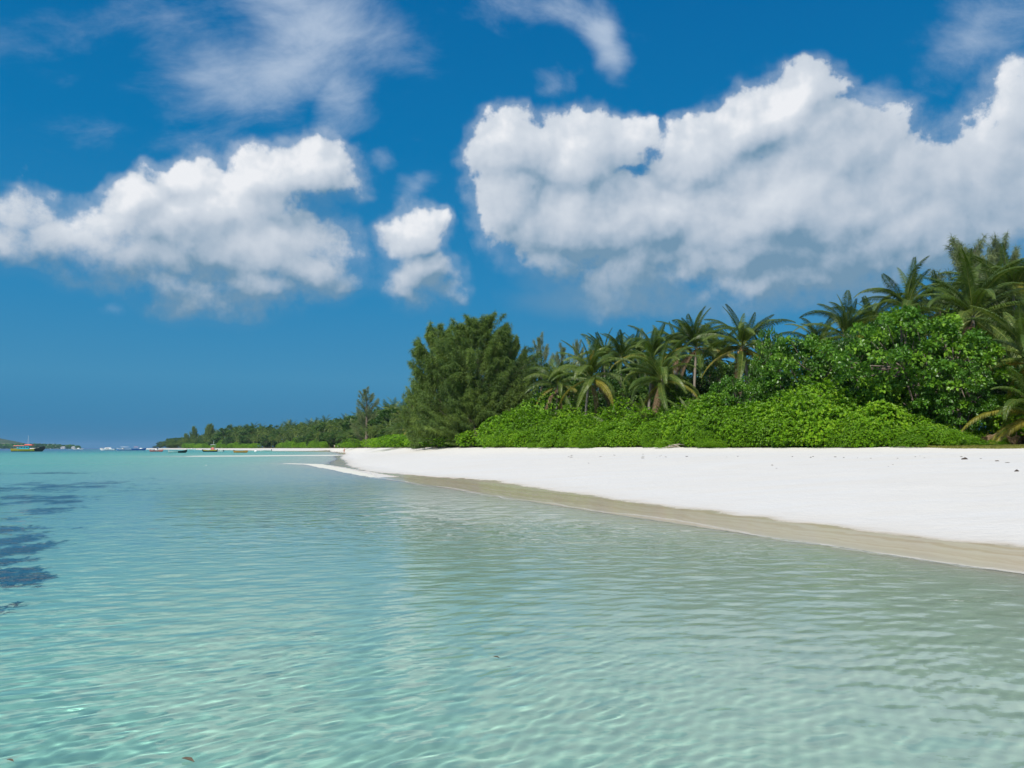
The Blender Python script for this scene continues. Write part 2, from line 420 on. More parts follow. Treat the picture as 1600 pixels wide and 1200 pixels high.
# a clear humid tropical sky: strong blue overhead, greyer blue towards the sea
sk = t.mix(1.0, sky.outputs[0], (0.62, 0.95, 1.02), 'MULTIPLY')
skg = t.n('ShaderNodeRGB'); 
def ramp(t, fac, stops):
    nd = t.n('ShaderNodeValToRGB', {0: fac}); cr = nd.color_ramp
    while len(cr.elements) < len(stops): cr.elements.new(0.5)
    for e_, (p_, c_) in zip(cr.elements, stops): e_.position = p_; e_.color = tuple(c_)+(1,)
    return nd.outputs[0]
def lum(c): return tuple(x/SKY_STR for x in c)
clear = ramp(t, t.mr(el, 0.0, 0.6, 0.0, 1.0, 'LINEAR'), [(0.0, (0.026, 0.172, 0.355)), (0.05, (0.030, 0.195, 0.395)), (0.14, (0.050, 0.25, 0.455)), (0.32, (0.018, 0.225, 0.475)), (0.60, (0.001, 0.172, 0.425)), (0.95, (0.0, 0.128, 0.365))])
clear = t.scale(clear, 1/SKY_STR)
skc = t.mix(0.96, sk, clear)

# sunward direction in the (azimuth, elevation) plane as the clouds see it: from the upper left, well in front of them
def bank(gt, base_py, soft_py, sx, sy, gain, soft):
    def D(v):
        nd = t.n('ShaderNodeGroup'); nd.node_tree = gt; t.link(v, nd.inputs[0]); return nd.outputs
    d0, l0, t0 = D(P)
    l1 = D(t.v('ADD', P, (sx*0.016, sy*0.016, 0)))[1]
    l2 = D(t.v('ADD', P, (sx*0.055, sy*0.055, 0)))[1]
    e_base = azel(800, base_py)[1]; e_soft = azel(800, soft_py)[1]
    up = t.mr(el, e_base, e_soft)                       # 0 at the flat shaded base, 1 at the crown
    wid = t.mr(el, e_base, e_soft, 0.64, soft)
    core = t.n('ShaderNodeMapRange', {0: d0, 1: 0.37, 2: t.m('ADD', 0.37, wid), 3: 0.0, 4: 1.0}, interpolation_type='SMOOTHSTEP').outputs[0]
    fringe = t.m('MULTIPLY', t.mr(d0, 0.10, 0.55, 0.0, 0.33), t.mr(t0, 0.16, 0.36))
    al = t.m('MAXIMUM', core, t.m('MULTIPLY', fringe, t.mr(el, e_base, e_soft, 0.25, 1.0)))
    slope = t.m('ADD', t.m('MULTIPLY', t.m('SUBTRACT', l0, l1), 0.80), t.m('MULTIPLY', t.m('SUBTRACT', l0, l2), 0.62))
    big = t.m('SUBTRACT', t.noise(t.v('ADD', P, (base_py*0.01, 0, 0)), 7.5, 4, 0.55), 0.5)
    lit = t.m('ADD', t.m('MULTIPLY', slope, gain), t.m('ADD', t.m('MULTIPLY', t.m('SUBTRACT', d0, l0), 0.26), t.m('ADD', t.m('MULTIPLY', big, 0.75), t.m('ADD', 0.09, t.m('MULTIPLY', up, 0.22)))))
    thin = t.mr(d0, 0.25, 0.80, 0.12, 0.0)
    lit = t.m('ADD', lit, thin, clamp=True)
    c = ramp(t, lit, [(0.0, (0.17, 0.30, 0.43)), (0.22, (0.36, 0.46, 0.575)), (0.50, (0.53, 0.60, 0.69)), (0.78, (0.66, 0.715, 0.785)), (1.0, (0.85, 0.87, 0.905))])
    return al, t.scale(c, 1/SKY_STR)
# high thin veils, and the painted shade under the big bank
def veil(blobs, seed, sx, sy, ang, scale):
    q = t.n('ShaderNodeVectorRotate', {'Vector': P, 'Angle': R(ang)}, rotation_type='Z_AXIS').outputs[0]
    q = t.v('MULTIPLY', t.v('ADD', q, (seed, 0, 0)), (sx, sy, 0))
    nz = t.n('ShaderNodeTexNoise', {'Scale': scale, 'Detail': 9, 'Roughness': 0.62, 'Distortion': 0.3}); t.link(q, nz.inputs['Vector'])
    wp = t.scale(t.v('SUBTRACT', t.n('ShaderNodeTexNoise', {'Vector': P, 'Scale': 7.0, 'Detail': 3}).outputs['Color'], (.5, .5, .5)), 0.10)
    Q = t.v('ADD', P, wp); tot = None
    for (px, py, rx, ry, a_, s) in blobs:
        a, e = azel(px, py)
        v_ = t.v('SUBTRACT', Q, (a, e, 0))
        v_ = t.n('ShaderNodeVectorRotate', {'Vector': v_, 'Angle': R(a_)}, rotation_type='Z_AXIS').outputs[0]
        l = t.v('LENGTH', t.v('MULTIPLY', v_, (FPX/rx, FPX/ry, 0)), out=1)
        b = t.mr(l, 0.0, 1.5, s, 0.0)
        tot = b if tot is None else t.m('MAXIMUM', tot, b)
    return t.m('MULTIPLY', t.mr(t.m('ADD', tot, t.m('MULTIPLY', t.m('SUBTRACT', nz.outputs[0], 0.5), 1.1)), 0.18, 1.15), 1.0, clamp=True)
v1 = veil([(485, 10, 190, 95, 10, .86), (440, 90, 220, 85, -20, .74), (535, 145, 80, 66, -50, .74), (330, 200, 150, 40, -10, .34), (60, 60, 220, 60, -15, .30), (400, 215, 170, 36, -8, .40), (110, 190, 160, 45, 0, .30), (280, 40, 160, 70, -20, .45)], 1.0, 1.1, 2.4, -14, 8.0)
v2 = veil([(860, 30, 150, 38, 8, .62), (940, 65, 70, 42, 40, .95), (1530, 60, 110, 60, -30, .6), (870, 125, 40, 22, -15, .5), (1370, 150, 45, 40, -50, .62), (610, 240, 30, 18, 0, .5), (655, 285, 40, 26, 0, .5), (180, 470, 40, 22, 0, .35), (1585, 120, 80, 60, 0, .5)], 5.0, 1.2, 2.2, 16, 9.0)
vcol = t.n('ShaderNodeRGB'); vcol.outputs[0].default_value = tuple(x/SKY_STR for x in (0.50, 0.60, 0.74))+(1,)
veiled = t.mix(t.m('MULTIPLY', v1, 0.9), skc, vcol.outputs[0])
veiled = t.mix(t.m('MULTIPLY', v2, 0.9), veiled, vcol.outputs[0])
al, cc = bank(g_left, 505, 330, -0.35, 0.95, 1.0, 0.30)
f_left = t.mix(al, veiled, cc)
al, cc = bank(g_big, 510, 330, -0.55, 0.85, 1.0, 0.20)
f_big = t.mix(al, veiled, cc)
base_shade = veil([(940, 468, 170, 42, 0, .95), (1120, 486, 200, 32, 0, .85), (1330, 478, 180, 24, 0, .55), (860, 430, 70, 40, 0, .6)], 2.0, 1.0, 1.6, 0, 5.0)  # shaded underside of the big bank, painted as a dark blue-grey veil
f_big = t.mix(t.m('MULTIPLY', base_shade, .55), f_big, lum((0.155, 0.30, 0.45)))
def bgnode(c): return t.n('ShaderNodeBackground', {'Color': c, 'Strength': SKY_STR}).outputs[0]
# each bank is worked out only for the directions it lies in
(a1, e1), (a2, e2) = azel(678, 240), azel(775, 480)
side = t.m('GREATER_THAN', t.m('SUBTRACT', az, t.m('ADD', a1, t.m('MULTIPLY', t.m('SUBTRACT', el, e1), (a2-a1)/(e2-e1)))), 0.0)
def box(v, lo, hi): return t.m('MULTIPLY', t.m('GREATER_THAN', v, lo), t.m('LESS_THAN', v, hi))
zone = t.m('MULTIPLY', box(el, azel(800, 575)[1], azel(800, -140)[1]), box(az, -0.78, 0.78))
inner = t.m('MULTIPLY', box(el, azel(800, 575)[1], azel(800, 60)[1]), 1.0)
mix2 = t.n('ShaderNodeMixShader', {0: side, 1: bgnode(f_left), 2: bgnode(f_big)}).outputs[0]
mix1 = t.n('ShaderNodeMixShader', {0: inner, 1: bgnode(veiled), 2: mix2}).outputs[0]
# scattered clouds over the rest of the sky fill the shade with white light
oc = t.n('ShaderNodeTexNoise', {'Vector': t.v('ADD', dirv, (4.0, 2.0, 1.0)), 'Scale': 2.6, 'Detail': 4, 'Roughness': 0.55}).outputs[0]
other = t.mix(t.m('MULTIPLY', t.mr(oc, 0.45, 0.66), t.m('MAXIMUM', t.mr(el, azel(800, -140)[1], azel(800, -420)[1]), t.m('MULTIPLY', t.mr(el, 0.02, 0.2), t.mr(t.m('ABSOLUTE', az), 0.80, 1.1)))), skc, lum((0.80, 0.84, 0.90)))
mix0 = t.n('ShaderNodeMixShader', {0: zone, 1: bgnode(other), 2: mix1}).outputs[0]
t.n('ShaderNodeOutputWorld', {'Surface': mix0})
# ------------------------------------------------------------------ foliage: materials and mesh prototypes
def leaf_mat(name, dark, mid, light, rough=0.45, trans=0.32, spec=0.4, tcol=None):
    m, t = material(name)
    tone = t.n('ShaderNodeAttribute', attribute_name='tone').outputs['Fac']
    nz = t.noise(t.n('ShaderNodeTexCoord').outputs['Object'], 0.9, 3)
    oi = t.n('ShaderNodeObjectInfo').outputs['Random']
    f = t.m('ADD', t.m('MULTIPLY', tone, 0.75), t.m('ADD', t.m('MULTIPLY', nz, 0.28), t.m('MULTIPLY', oi, 0.34)))
    f = t.m('SUBTRACT', f, 0.19)
    cr = t.n('ShaderNodeValToRGB', {0: f}).color_ramp
    nd = [n for n in m.node_tree.nodes if n.type == 'VALTORGB'][0]
    cr.elements[0].color = dark+(1,); cr.elements[1].color = light+(1,)
    e = cr.elements.new(0.5); e.color = mid+(1,)
    c = nd.outputs[0]
    p = t.n('ShaderNodeBsdfPrincipled', {'Base Color': c, 'Roughness': rough, 'Specular IOR Level': spec})
    tr = t.n('ShaderNodeBsdfTranslucent', {'Color': t.mix(1.0, c, tcol or (1.3, 1.35, 0.55), 'MULTIPLY')})
    mx = t.n('ShaderNodeMixShader', {0: trans, 1: p.outputs[0], 2: tr.outputs[0]})
    t.n('ShaderNodeOutputMaterial', {'Surface': mx.outputs[0]})
    return m
M = {}
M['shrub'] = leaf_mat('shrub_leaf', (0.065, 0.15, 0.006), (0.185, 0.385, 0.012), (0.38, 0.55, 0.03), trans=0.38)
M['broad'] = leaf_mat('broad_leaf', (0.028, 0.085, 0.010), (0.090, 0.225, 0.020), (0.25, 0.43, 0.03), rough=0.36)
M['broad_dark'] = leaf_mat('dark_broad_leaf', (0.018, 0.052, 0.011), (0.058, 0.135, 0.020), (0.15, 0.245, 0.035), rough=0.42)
M['palm'] = leaf_mat('palm_leaf', (0.030, 0.060, 0.010), (0.085, 0.145, 0.020), (0.25, 0.29, 0.065), rough=0.40, trans=0.33)
M['palm_yellow'] = leaf_mat('yellowing_palm_leaf', (0.10, 0.12, 0.015), (0.24, 0.23, 0.025), (0.40, 0.30, 0.05), rough=0.45)
M['palm_dry'] = leaf_mat('dry_palm_leaf', (0.08, 0.05, 0.025), (0.20, 0.13, 0.065), (0.36, 0.25, 0.14), rough=0.7, tcol=(1, .9, .7))
M['palm_orange'] = leaf_mat('orange_palm_leaf', (0.30, 0.12, 0.015), (0.45, 0.20, 0.02), (0.5, 0.28, 0.04), rough=0.6, tcol=(1, .9, .7))
M['needle'] = leaf_mat('casuarina_needle', (0.045, 0.092, 0.019), (0.128, 0.205, 0.037), (0.265, 0.345, 0.066), rough=0.6, trans=0.25)
M['needle_pale'] = leaf_mat('pale_casuarina_needle', (0.085, 0.125, 0.055), (0.17, 0.22, 0.09), (0.29, 0.32, 0.14), rough=0.6, trans=0.25)
M['bark'] = simple_mat('grey_bark', (0.17, 0.14, 0.11), 0.85, 0.4, 5.0, spec=.2)
M['palmbark'] = simple_mat('palm_bark', (0.26, 0.225, 0.18), 0.85, 0.35, 4.0, spec=.2)
M['coconut'] = simple_mat('coconut_husk', (0.22, 0.13, 0.03), 0.55, 0.35, 3.0)

def unit(v): return v/np.maximum(np.linalg.norm(v, axis=-1, keepdims=True), 1e-9)
def rand_unit(n, r):
    v = r.normal(size=(n, 3)); return unit(v)
class Geo:
    def __init__(s): s.V = []; s.F3 = []; s.F4 = []; s.T = []; s.n = 0
    def add(s, V, F, tone):
        V = np.asarray(V, float).reshape(-1, 3); F = np.asarray(F, int)
        (s.F3 if F.shape[1] == 3 else s.F4).append(F+s.n)
        s.V.append(V); s.T.append(np.broadcast_to(np.asarray(tone, float), (len(V),)).copy()); s.n += len(V)
    def tube(s, pts, rad, sides=6, tone=0.3):
        pts = np.asarray(pts, float); rad = np.broadcast_to(np.asarray(rad, float), (len(pts),))
        tg = unit(np.gradient(pts, axis=0))
        ref = np.array([0.13, 0.31, 0.94]) if abs(tg[0, 2]) < 0.8 else np.array([0.94, 0.13, 0.31])
        a = unit(np.cross(tg, ref)); b = np.cross(tg, a)
        th = np.linspace(0, 2*math.pi, sides, endpoint=False)
        V = pts[:, None, :]+rad[:, None, None]*(np.cos(th)[None, :, None]*a[:, None, :]+np.sin(th)[None, :, None]*b[:, None, :])
        i = np.arange(len(pts)-1)[:, None]*sides; j = np.arange(sides)[None, :]; j2 = (j+1) % sides
        F = np.stack([i+j, i+j2, i+sides+j2, i+sides+j], -1).reshape(-1, 4)
        s.add(V, F, tone)
        s.add(np.vstack([V[-1], pts[-1:]]), np.stack([np.arange(sides), (np.arange(sides)+1) % sides, np.full(sides, sides)], -1), tone)
    def leaves(s, P, D, N, L, W, tone, hexa=False):
        """kite shaped leaves folded on the midrib"""
        n = len(P); D = unit(D); B = unit(np.cross(D, N)); N = np.cross(B, D)
        L = np.broadcast_to(L, (n,))[:, None]; W = np.broadcast_to(W, (n,))[:, None]
        if not hexa:
            V = np.stack([P, P+D*L*0.52+B*W*0.5+N*W*0.16, P+D*L-N*L*0.12, P+D*L*0.52-B*W*0.5+N*W*0.16], 1)
            k = np.arange(n)[:, None]*4
            F = np.concatenate([k+[0, 1, 2], k+[0, 2, 3]], 0); q = 4
        else:
            V = np.stack([P, P+D*L*0.22+B*W*0.42+N*W*.1, P+D*L*0.62+B*W*0.46+N*W*.1, P+D*L-N*L*0.15, P+D*L*0.62-B*W*0.46+N*W*.1, P+D*L*0.22-B*W*0.42+N*W*.1], 1)
            k = np.arange(n)[:, None]*6
            F = np.concatenate([k+[0, 1, 2], k+[0, 2, 3], k+[0, 3, 4], k+[0, 4, 5]], 0); q = 6
        s.add(V, F, np.repeat(np.broadcast_to(tone, (n,)), q))
    def build(s, name, mat, smooth=False):
        fs = []
        if s.F3: fs.append(np.vstack(s.F3))
        if s.F4: fs.append(np.vstack(s.F4))
        me = np_mesh(name, np.vstack(s.V), fs, mat, smooth)
        attr(me, 'tone', np.concatenate(s.T))
        return me

def lumpy(u, r, k=7, amp=0.16):
    f = np.ones(len(u)); 
    for i in range(k):
        c = rand_unit(1, r)[0]
        f += amp*np.exp(-((1-u@c)/0.16))*r.uniform(0.5, 1.2)
    return f
def bush_mesh(seed, rx=1.9, h=2.3, tips=1000, leafL=0.16, mat='shrub'):
    r = np.random.default_rng(seed); g = Geo()
    u = rand_unit(tips*2, r); u = u[u[:, 2] > -0.35][:tips]
    rad = lumpy(u, r, 14, 0.34)*r.uniform(0.78, 1.0, len(u))
    P = u*rad[:, None]*np.array([rx, rx, h*0.62])+np.array([0, 0, h*0.36])
    ok = P[:, 2] > 0.03; P = P[ok]; u = u[ok]
    ax = unit(u*np.array([1, 1, 0.9])+np.array([0, 0, 0.75])+r.normal(size=u.shape)*0.25)
    tipt = r.uniform(0.12, 0.8, len(P))
    for k in range(9):
        th = 2*math.pi*k/9+r.uniform(0, 6.28, len(P))
        a = unit(np.cross(ax, [0.3, 0.2, 0.9])); b = np.cross(ax, a)
        out = a*np.cos(th)[:, None]+b*np.sin(th)[:, None]
        D = unit(out*r.uniform(.5, 1.0, len(P))[:, None]+ax*r.uniform(0.35, 1.1, len(P))[:, None])
        Lq = leafL*r.uniform(0.75, 1.25, len(P))
        g.leaves(P, D, ax+out*0.2, Lq, Lq*0.46, np.clip(tipt+r.normal(0, 0.14, len(P)), 0, 1))
    return g.build('bush_foliage', M[mat])

def branch_tips(r, n, crown_r, crown_h, base_h, g, trunk_r, fork=0.35, lean=(0, 0)):
    """limbs from a fork on the trunk to points spread through an ellipsoidal crown"""
    top = np.array([lean[0], lean[1], base_h])
    mids = []
    n1 = 9
    g.tube([[0, 0, -0.4], [lean[0]*.3, lean[1]*.3, base_h*fork*.6], [lean[0]*.6, lean[1]*.6, base_h*fork]], [trunk_r*1.25, trunk_r, trunk_r*.85], 8)
    st = np.array([lean[0]*.6, lean[1]*.6, base_h*fork])
    for i in range(n1):
        a = 2*math.pi*i/n1*1.0+r.uniform(-.3, .3); q = r.uniform(0.25, 0.6)
        p = np.array([math.cos(a)*crown_r*q, math.sin(a)*crown_r*q, base_h+crown_h*r.uniform(0.15, 0.6)])
        m_ = st+(p-st)*0.5+np.array([0, 0, -0.15*crown_h*r.random()])
        g.tube([st, m_, p], [trunk_r*.55, trunk_r*.38, trunk_r*.2], 5)
        mids.append(p)
    return np.array(mids)
def broad_tree(seed, crown_r=3.6, crown_h=5.2, base_h=1.2, clumps=190, per=70, leafL=0.2, mat='broad'):
    r = np.random.default_rng(seed); gw = Geo(); g = Geo()
    mids = branch_tips(r, 9, crown_r, crown_h, base_h, gw, 0.2)
    u = rand_unit(clumps, r)
    rad = lumpy(u, r, 9, 0.28)*r.uniform(0.45, 0.98, clumps)**0.55
    C = u*rad[:, None]*np.array([crown_r, crown_r, crown_h*0.5])+np.array([0, 0, base_h+crown_h*0.5])
    C[:, 2] = np.maximum(C[:, 2], 0.35)
    for c in C[::3]:
        p = mids[np.argmin(((mids-c)**2).sum(1))]
        gw.tube([p, (p+c)/2+[0, 0, -.1], c], [0.05, 0.035, 0.015], 4)
    cr_ = r.uniform(0.38, 0.72, clumps); ct = r.uniform(0.10, 0.75, clumps)
    idx = np.repeat(np.arange(clumps), per)
    v = rand_unit(len(idx), r); v[:, 2] = np.abs(v[:, 2])*1.0-0.25*r.random(len(idx))
    P = C[idx]+v*cr_[idx][:, None]*np.array([1, 1, .7])*r.uniform(0.65, 1.05, len(idx))[:, None]
    D = unit(v*0.8+r.normal(size=v.shape)*0.45+np.array([0, 0, -0.25]))
    N = unit(v+np.array([0, 0, 0.9])+r.normal(size=v.shape)*0.3)
    L = leafL*r.uniform(0.7, 1.25, len(idx))
    g.leaves(P, D, N, L, L*0.85, np.clip(ct[idx]+r.normal(0, .15, len(idx)), 0, 1), hexa=True)
    return gw.build('tree_trunk', M['bark'], True), g.build('tree_crown', M[mat])

def frond_mesh(e0, droop, Lf, mat, seed, n=104, lmax=0.80, lw=0.042, hang=0.55, ragged=0.0):
    r = np.random.default_rng(seed); g = Geo()
    S_ = np.linspace(0, 1, 15)
    e = R(e0)-droop*S_**1.35
    ds = Lf/14
    X = np.concatenate([[0], np.cumsum(np.cos(e[:-1])*ds)]); Z = np.concatenate([[0], np.cumsum(np.sin(e[:-1])*ds)])
    Y = 0.22*Lf*r.uniform(-1, 1)*S_**2
    pts = np.column_stack([X, Y, Z])
    g.tube(pts, np.linspace(0.045, 0.008, 15), 4, tone=0.95)
    for sgn in (-1, 1):
        s = np.linspace(0.13, 0.995, n)+r.uniform(-.004, .004, n); s = np.clip(s, 0, 1)
        keep = r.random(n) > ragged*s
        s = s[keep]; k = len(s)
        P = np.column_stack([np.interp(s, S_, pts[:, i]) for i in range(3)])
        ee = np.interp(s, S_, e)
        T = np.column_stack([np.cos(ee), np.zeros(k), np.sin(ee)]); U = np.column_stack([-np.sin(ee), np.zeros(k), np.cos(ee)])
        side = np.tile([0, sgn, 0.0], (k, 1))
        L = lmax*np.clip(np.sin(np.pi*(0.16+0.76*s)), 0.15, 1)*r.uniform(.88, 1.08, k)
        sw = 0.45+0.5*s
        D0 = unit(side+T*sw[:, None]+U*0.30)
        hg = hang*r.uniform(0.7, 1.3, k)
        D1 = unit(side*0.75+T*(sw*0.9)[:, None]+np.array([0, 0, -1.0])*hg[:, None])
        A = P; B_ = P+D0*(L*0.45)[:, None]; C_ = B_+D1*(L*0.55)[:, None]
        wv = unit(T+r.normal(size=T.shape)*.12)*lw*0.5
        V = np.stack([A-wv*.7, A+wv*.7, B_-wv, B_+wv, C_], 1)
        kk = np.arange(k)[:, None]*5
        tn = np.clip(r.normal(0.42, 0.16, k)+0.1*s, 0, 1)
        base_n = g.n
        g.add(V, np.concatenate([kk+[0, 1, 3], kk+[0, 3, 2], kk+[2, 3, 4]], 0), np.repeat(tn, 5))
    return g.build('frond', M[mat])

def palm_trunk_mesh(h, bend, seed, r0=0.17):
    r = np.random.default_rng(seed); g = Geo()
    k = 26; s = np.linspace(0, 1, k)
    x = bend[0]*s**1.6; y = bend[1]*s**1.6; z = -0.4+s*(h+0.4)
    rad = r0*(1.0-0.35*s)+0.10*np.exp(-s*h/0.5)+0.012*((np.arange(k) % 2)*2-1)
    g.tube(np.column_stack([x, y, z]), rad, 9, tone=.4)
    return g.build('palm_trunk', M['palmbark'], True)
def coconut_mesh(seed):
    r = np.random.default_rng(seed); g = Geo()
    th = np.linspace(0, math.pi, 6); ph = np.linspace(0, 2*math.pi, 8, endpoint=False)
    sp = np.stack([np.sin(th)[:, None]*np.cos(ph), np.sin(th)[:, None]*np.sin(ph), np.cos(th)[:, None]*np.ones(8)], -1).reshape(-1, 3)
    i = np.arange(5)[:, None]*8; j = np.arange(8)[None, :]; j2 = (j+1) % 8
    F = np.stack([i+j, i+8+j, i+8+j2, i+j2], -1).reshape(-1, 4)
    for k in range(8):
        c = np.array([r.normal(0, .14), r.normal(0, .14), -0.25-r.random()*.4])
        g.add(sp*np.array([.11, .11, .145])+c, F, r.random())
        g.tube([[0, 0, 0], c*0.6, c], [.015, .012, .01], 4)
    return g.build('coconut_cluster', M['coconut'], True)

FR = {}   # frond variants by attitude
for i, (e0, dr) in enumerate([(84, 0.75), (75, 1.15), (63, 1.55), (46, 1.75), (22, 1.55), (-14, 1.05)]):
    FR[i] = [frond_mesh(e0, dr*k, 4.7, 'palm', 100+i*7+q, hang=0.75+0.12*i) for q, k in enumerate((0.75, 1.0, 1.25))]
FR['yellow'] = [frond_mesh(18, 1.35, 4.5, 'palm_yellow', 301, hang=0.95, ragged=.15), frond_mesh(-15, 1.0, 4.3, 'palm_yellow', 302, hang=1.0, ragged=.2)]
FR['dry'] = [frond_mesh(-45, 0.7, 4.0, 'palm_dry', 303, hang=1.3, ragged=.4), frond_mesh(-30, 1.0, 4.0, 'palm_dry', 304, hang=1.3, ragged=.4)]
FR['orange'] = [frond_mesh(84, 0.1, 2.1, 'palm_orange', 305, n=40, lmax=.38, hang=.3)]
NUTS = [coconut_mesh(41), coconut_mesh(42)]

def make_palm(base, h, bend=(0, 0), nfr=32, size=1.0, yellow=2, dry=2, nuts=1, seed=0, label='', group=None, extra=None, low=-1):
    """coconut palm: trunk, every frond and the nut bunches are parts"""
    r = random.Random(seed)
    root = empty('coconut_palm', base)
    tag(root, label, 'palm tree', group)
    if h > 0.4: link_mesh('trunk', palm_trunk_mesh(h, bend, seed, 0.15*max(size, .7)), root)
    top = Vector((bend[0], bend[1], h))
    a = r.uniform(0, 6.28)
    lean = Matrix.Rotation(R(r.uniform(4, 17)), 3, Vector((math.cos(a), math.sin(a), 0)))
    sag = r.uniform(0, .18); nfr = max(10, nfr+r.randint(-7, 2))
    for i in range(nfr):
        f = i/(nfr-1); a += 2.39996
        k = min(5, int((f**0.85)*6)) if low < 0 else min(low, int((f**0.85)*(low+1)))
        me = r.choice(FR[k])
        if i >= nfr-yellow: me = r.choice(FR['yellow'])
        o = link_mesh('frond', me, root, top-Vector((0, 0, 0.25*f)))
        o.rotation_euler = (lean @ Euler((R(r.uniform(-18, 18)), R(r.uniform(-11, 11)+12*sag/.18), a+r.uniform(-.35, .35))).to_matrix()).to_euler()
        s = size*(0.72+0.28*min(1, f*3))*r.uniform(.85, 1.1); o.scale = (s, s*r.uniform(.8, 1.1), s)
    for i in range(dry):
        o = link_mesh('dead_frond', r.choice(FR['dry']), root, top-Vector((0, 0, 0.35)))
        o.rotation_euler = (0, R(r.uniform(-5, 15)), r.uniform(0, 6.28)); o.scale = (size*.9,)*3
        o['label'] = 'brown dead frond hanging below the crown'
    for i in range(nuts):
        o = link_mesh('coconut_cluster', NUTS[i % 2], root, top+Vector((math.cos(a+i*2.2)*.3, math.sin(a+i*2.2)*.3-0.2, -0.1)))
    for (key, az_, s) in (extra or []):
        o = link_mesh('frond', FR[key][0], root, top-Vector((0, 0, 0.1))); o.rotation_euler = (0, 0, az_); o.scale = (s,)*3
        o['label'] = {'orange': 'upright orange dying frond', 'yellow': 'yellow drooping frond', 'dry': 'brown dead frond'}.get(key, 'frond')
    return root

def casuarina(seed, hgt, rx, plumes, sprays, mat, needles=8, base=0.06, nl=(0.35, 0.62), nw=0.03, thin=False, top_pow=0.75):
    """feathery she-oak: rising limbs that end in plumes of hanging needle sprays"""
    r = np.random.default_rng(seed); gw = Geo(); g = Geo()
    gw.tube([[0, 0, -.4], [0.1, 0, hgt*.3], [0, .15, hgt*.62], [0, 0, hgt*.93]], [0.026*hgt, .02*hgt, .011*hgt, .02], 8)
    ncl = max(8, plumes//6)
    for i in range(plumes):
        f = (i//6+.5)/ncl
        zt = hgt*(base+(1-base)*f**0.9)
        zn = zt/hgt
        env = rx*max(0.02, 1-abs((zn-0.38)/(0.64 if zn > 0.38 else 0.75))**2.6)**0.55
        if i % 6 == 0:
            q_ = r.uniform(0.35, 1.05)**0.5*(1+0.12*math.sin(i*1.7)); a_ = (i//6)*2.39996+r.uniform(-.4, .4); tone_c = r.uniform(0.18, 0.78)
        rr_ = env*q_*r.uniform(.88, 1.06); a = a_+r.normal(0, .85/max(rr_, 1.2)); zt = zt+r.normal(0, .035*hgt)*(1 if zn < .9 else .5)
        tip = np.array([math.cos(a)*rr_, math.sin(a)*rr_, zt*r.uniform(.96, 1.05)])
        s0 = np.array([0, 0, max(0.05*hgt, tip[2]-rr_*r.uniform(0.5, 1.1)-0.08*hgt)])
        mid = s0+(tip-s0)*0.55+np.array([0, 0, -0.06*rr_])
        tt = np.linspace(0, 1, 7)[:, None]
        cv = (1-tt)**2*s0+2*tt*(1-tt)*mid+tt**2*tip
        if i % 2 == 0: gw.tube(cv, np.linspace(.05, .008, 7), 4)
        n = sprays
        s = r.uniform(0.30, 1.0, n)**0.8
        P = np.column_stack([np.interp(s, tt[:, 0], cv[:, k]) for k in range(3)])
        bd = unit(tip-mid)
        spread = 0.10*hgt**0.8*(1.12-s)[:, None]*0.75
        P = P+rand_unit(n, r)*spread*r.random((n, 1))
        tone_p = np.clip(tone_c+r.normal(0, .08), 0.05, .9)
        for q in range(needles):
            D = unit(bd*0.35+rand_unit(n, r)*0.8+np.array([0, 0, -0.75])*(r.random((n, 1))))
            L = r.uniform(nl[0], nl[1], n)
            Dd = unit(D+np.array([0, 0, -0.65]))
            A = P; B_ = P+D*(L*.5)[:, None]; C_ = B_+Dd*(L*.5)[:, None]
            wv = unit(np.cross(D, rand_unit(n, r)))*nw*0.5
            V = np.stack([A-wv*.6, A+wv*.6, B_-wv, B_+wv, C_], 1)
            kk = np.arange(n)[:, None]*5
            g.add(V, np.concatenate([kk+[0, 1, 3], kk+[0, 3, 2], kk+[2, 3, 4]], 0), np.repeat(np.clip(tone_p+r.normal(0, .13, n), 0, 1), 5))
    return gw.build('casuarina_trunk', M['bark'], True), g.build('casuarina_foliage', M[mat])

def plant_tree(name, base, meshes, label, cat='tree', group=None, rz=0.0, scale=1.0, crown='crown'):
    root = empty(name, base, rz, scale); tag(root, label, cat, group)
    link_mesh('trunk', meshes[0], root); link_mesh(crown, meshes[1], root)
    return root

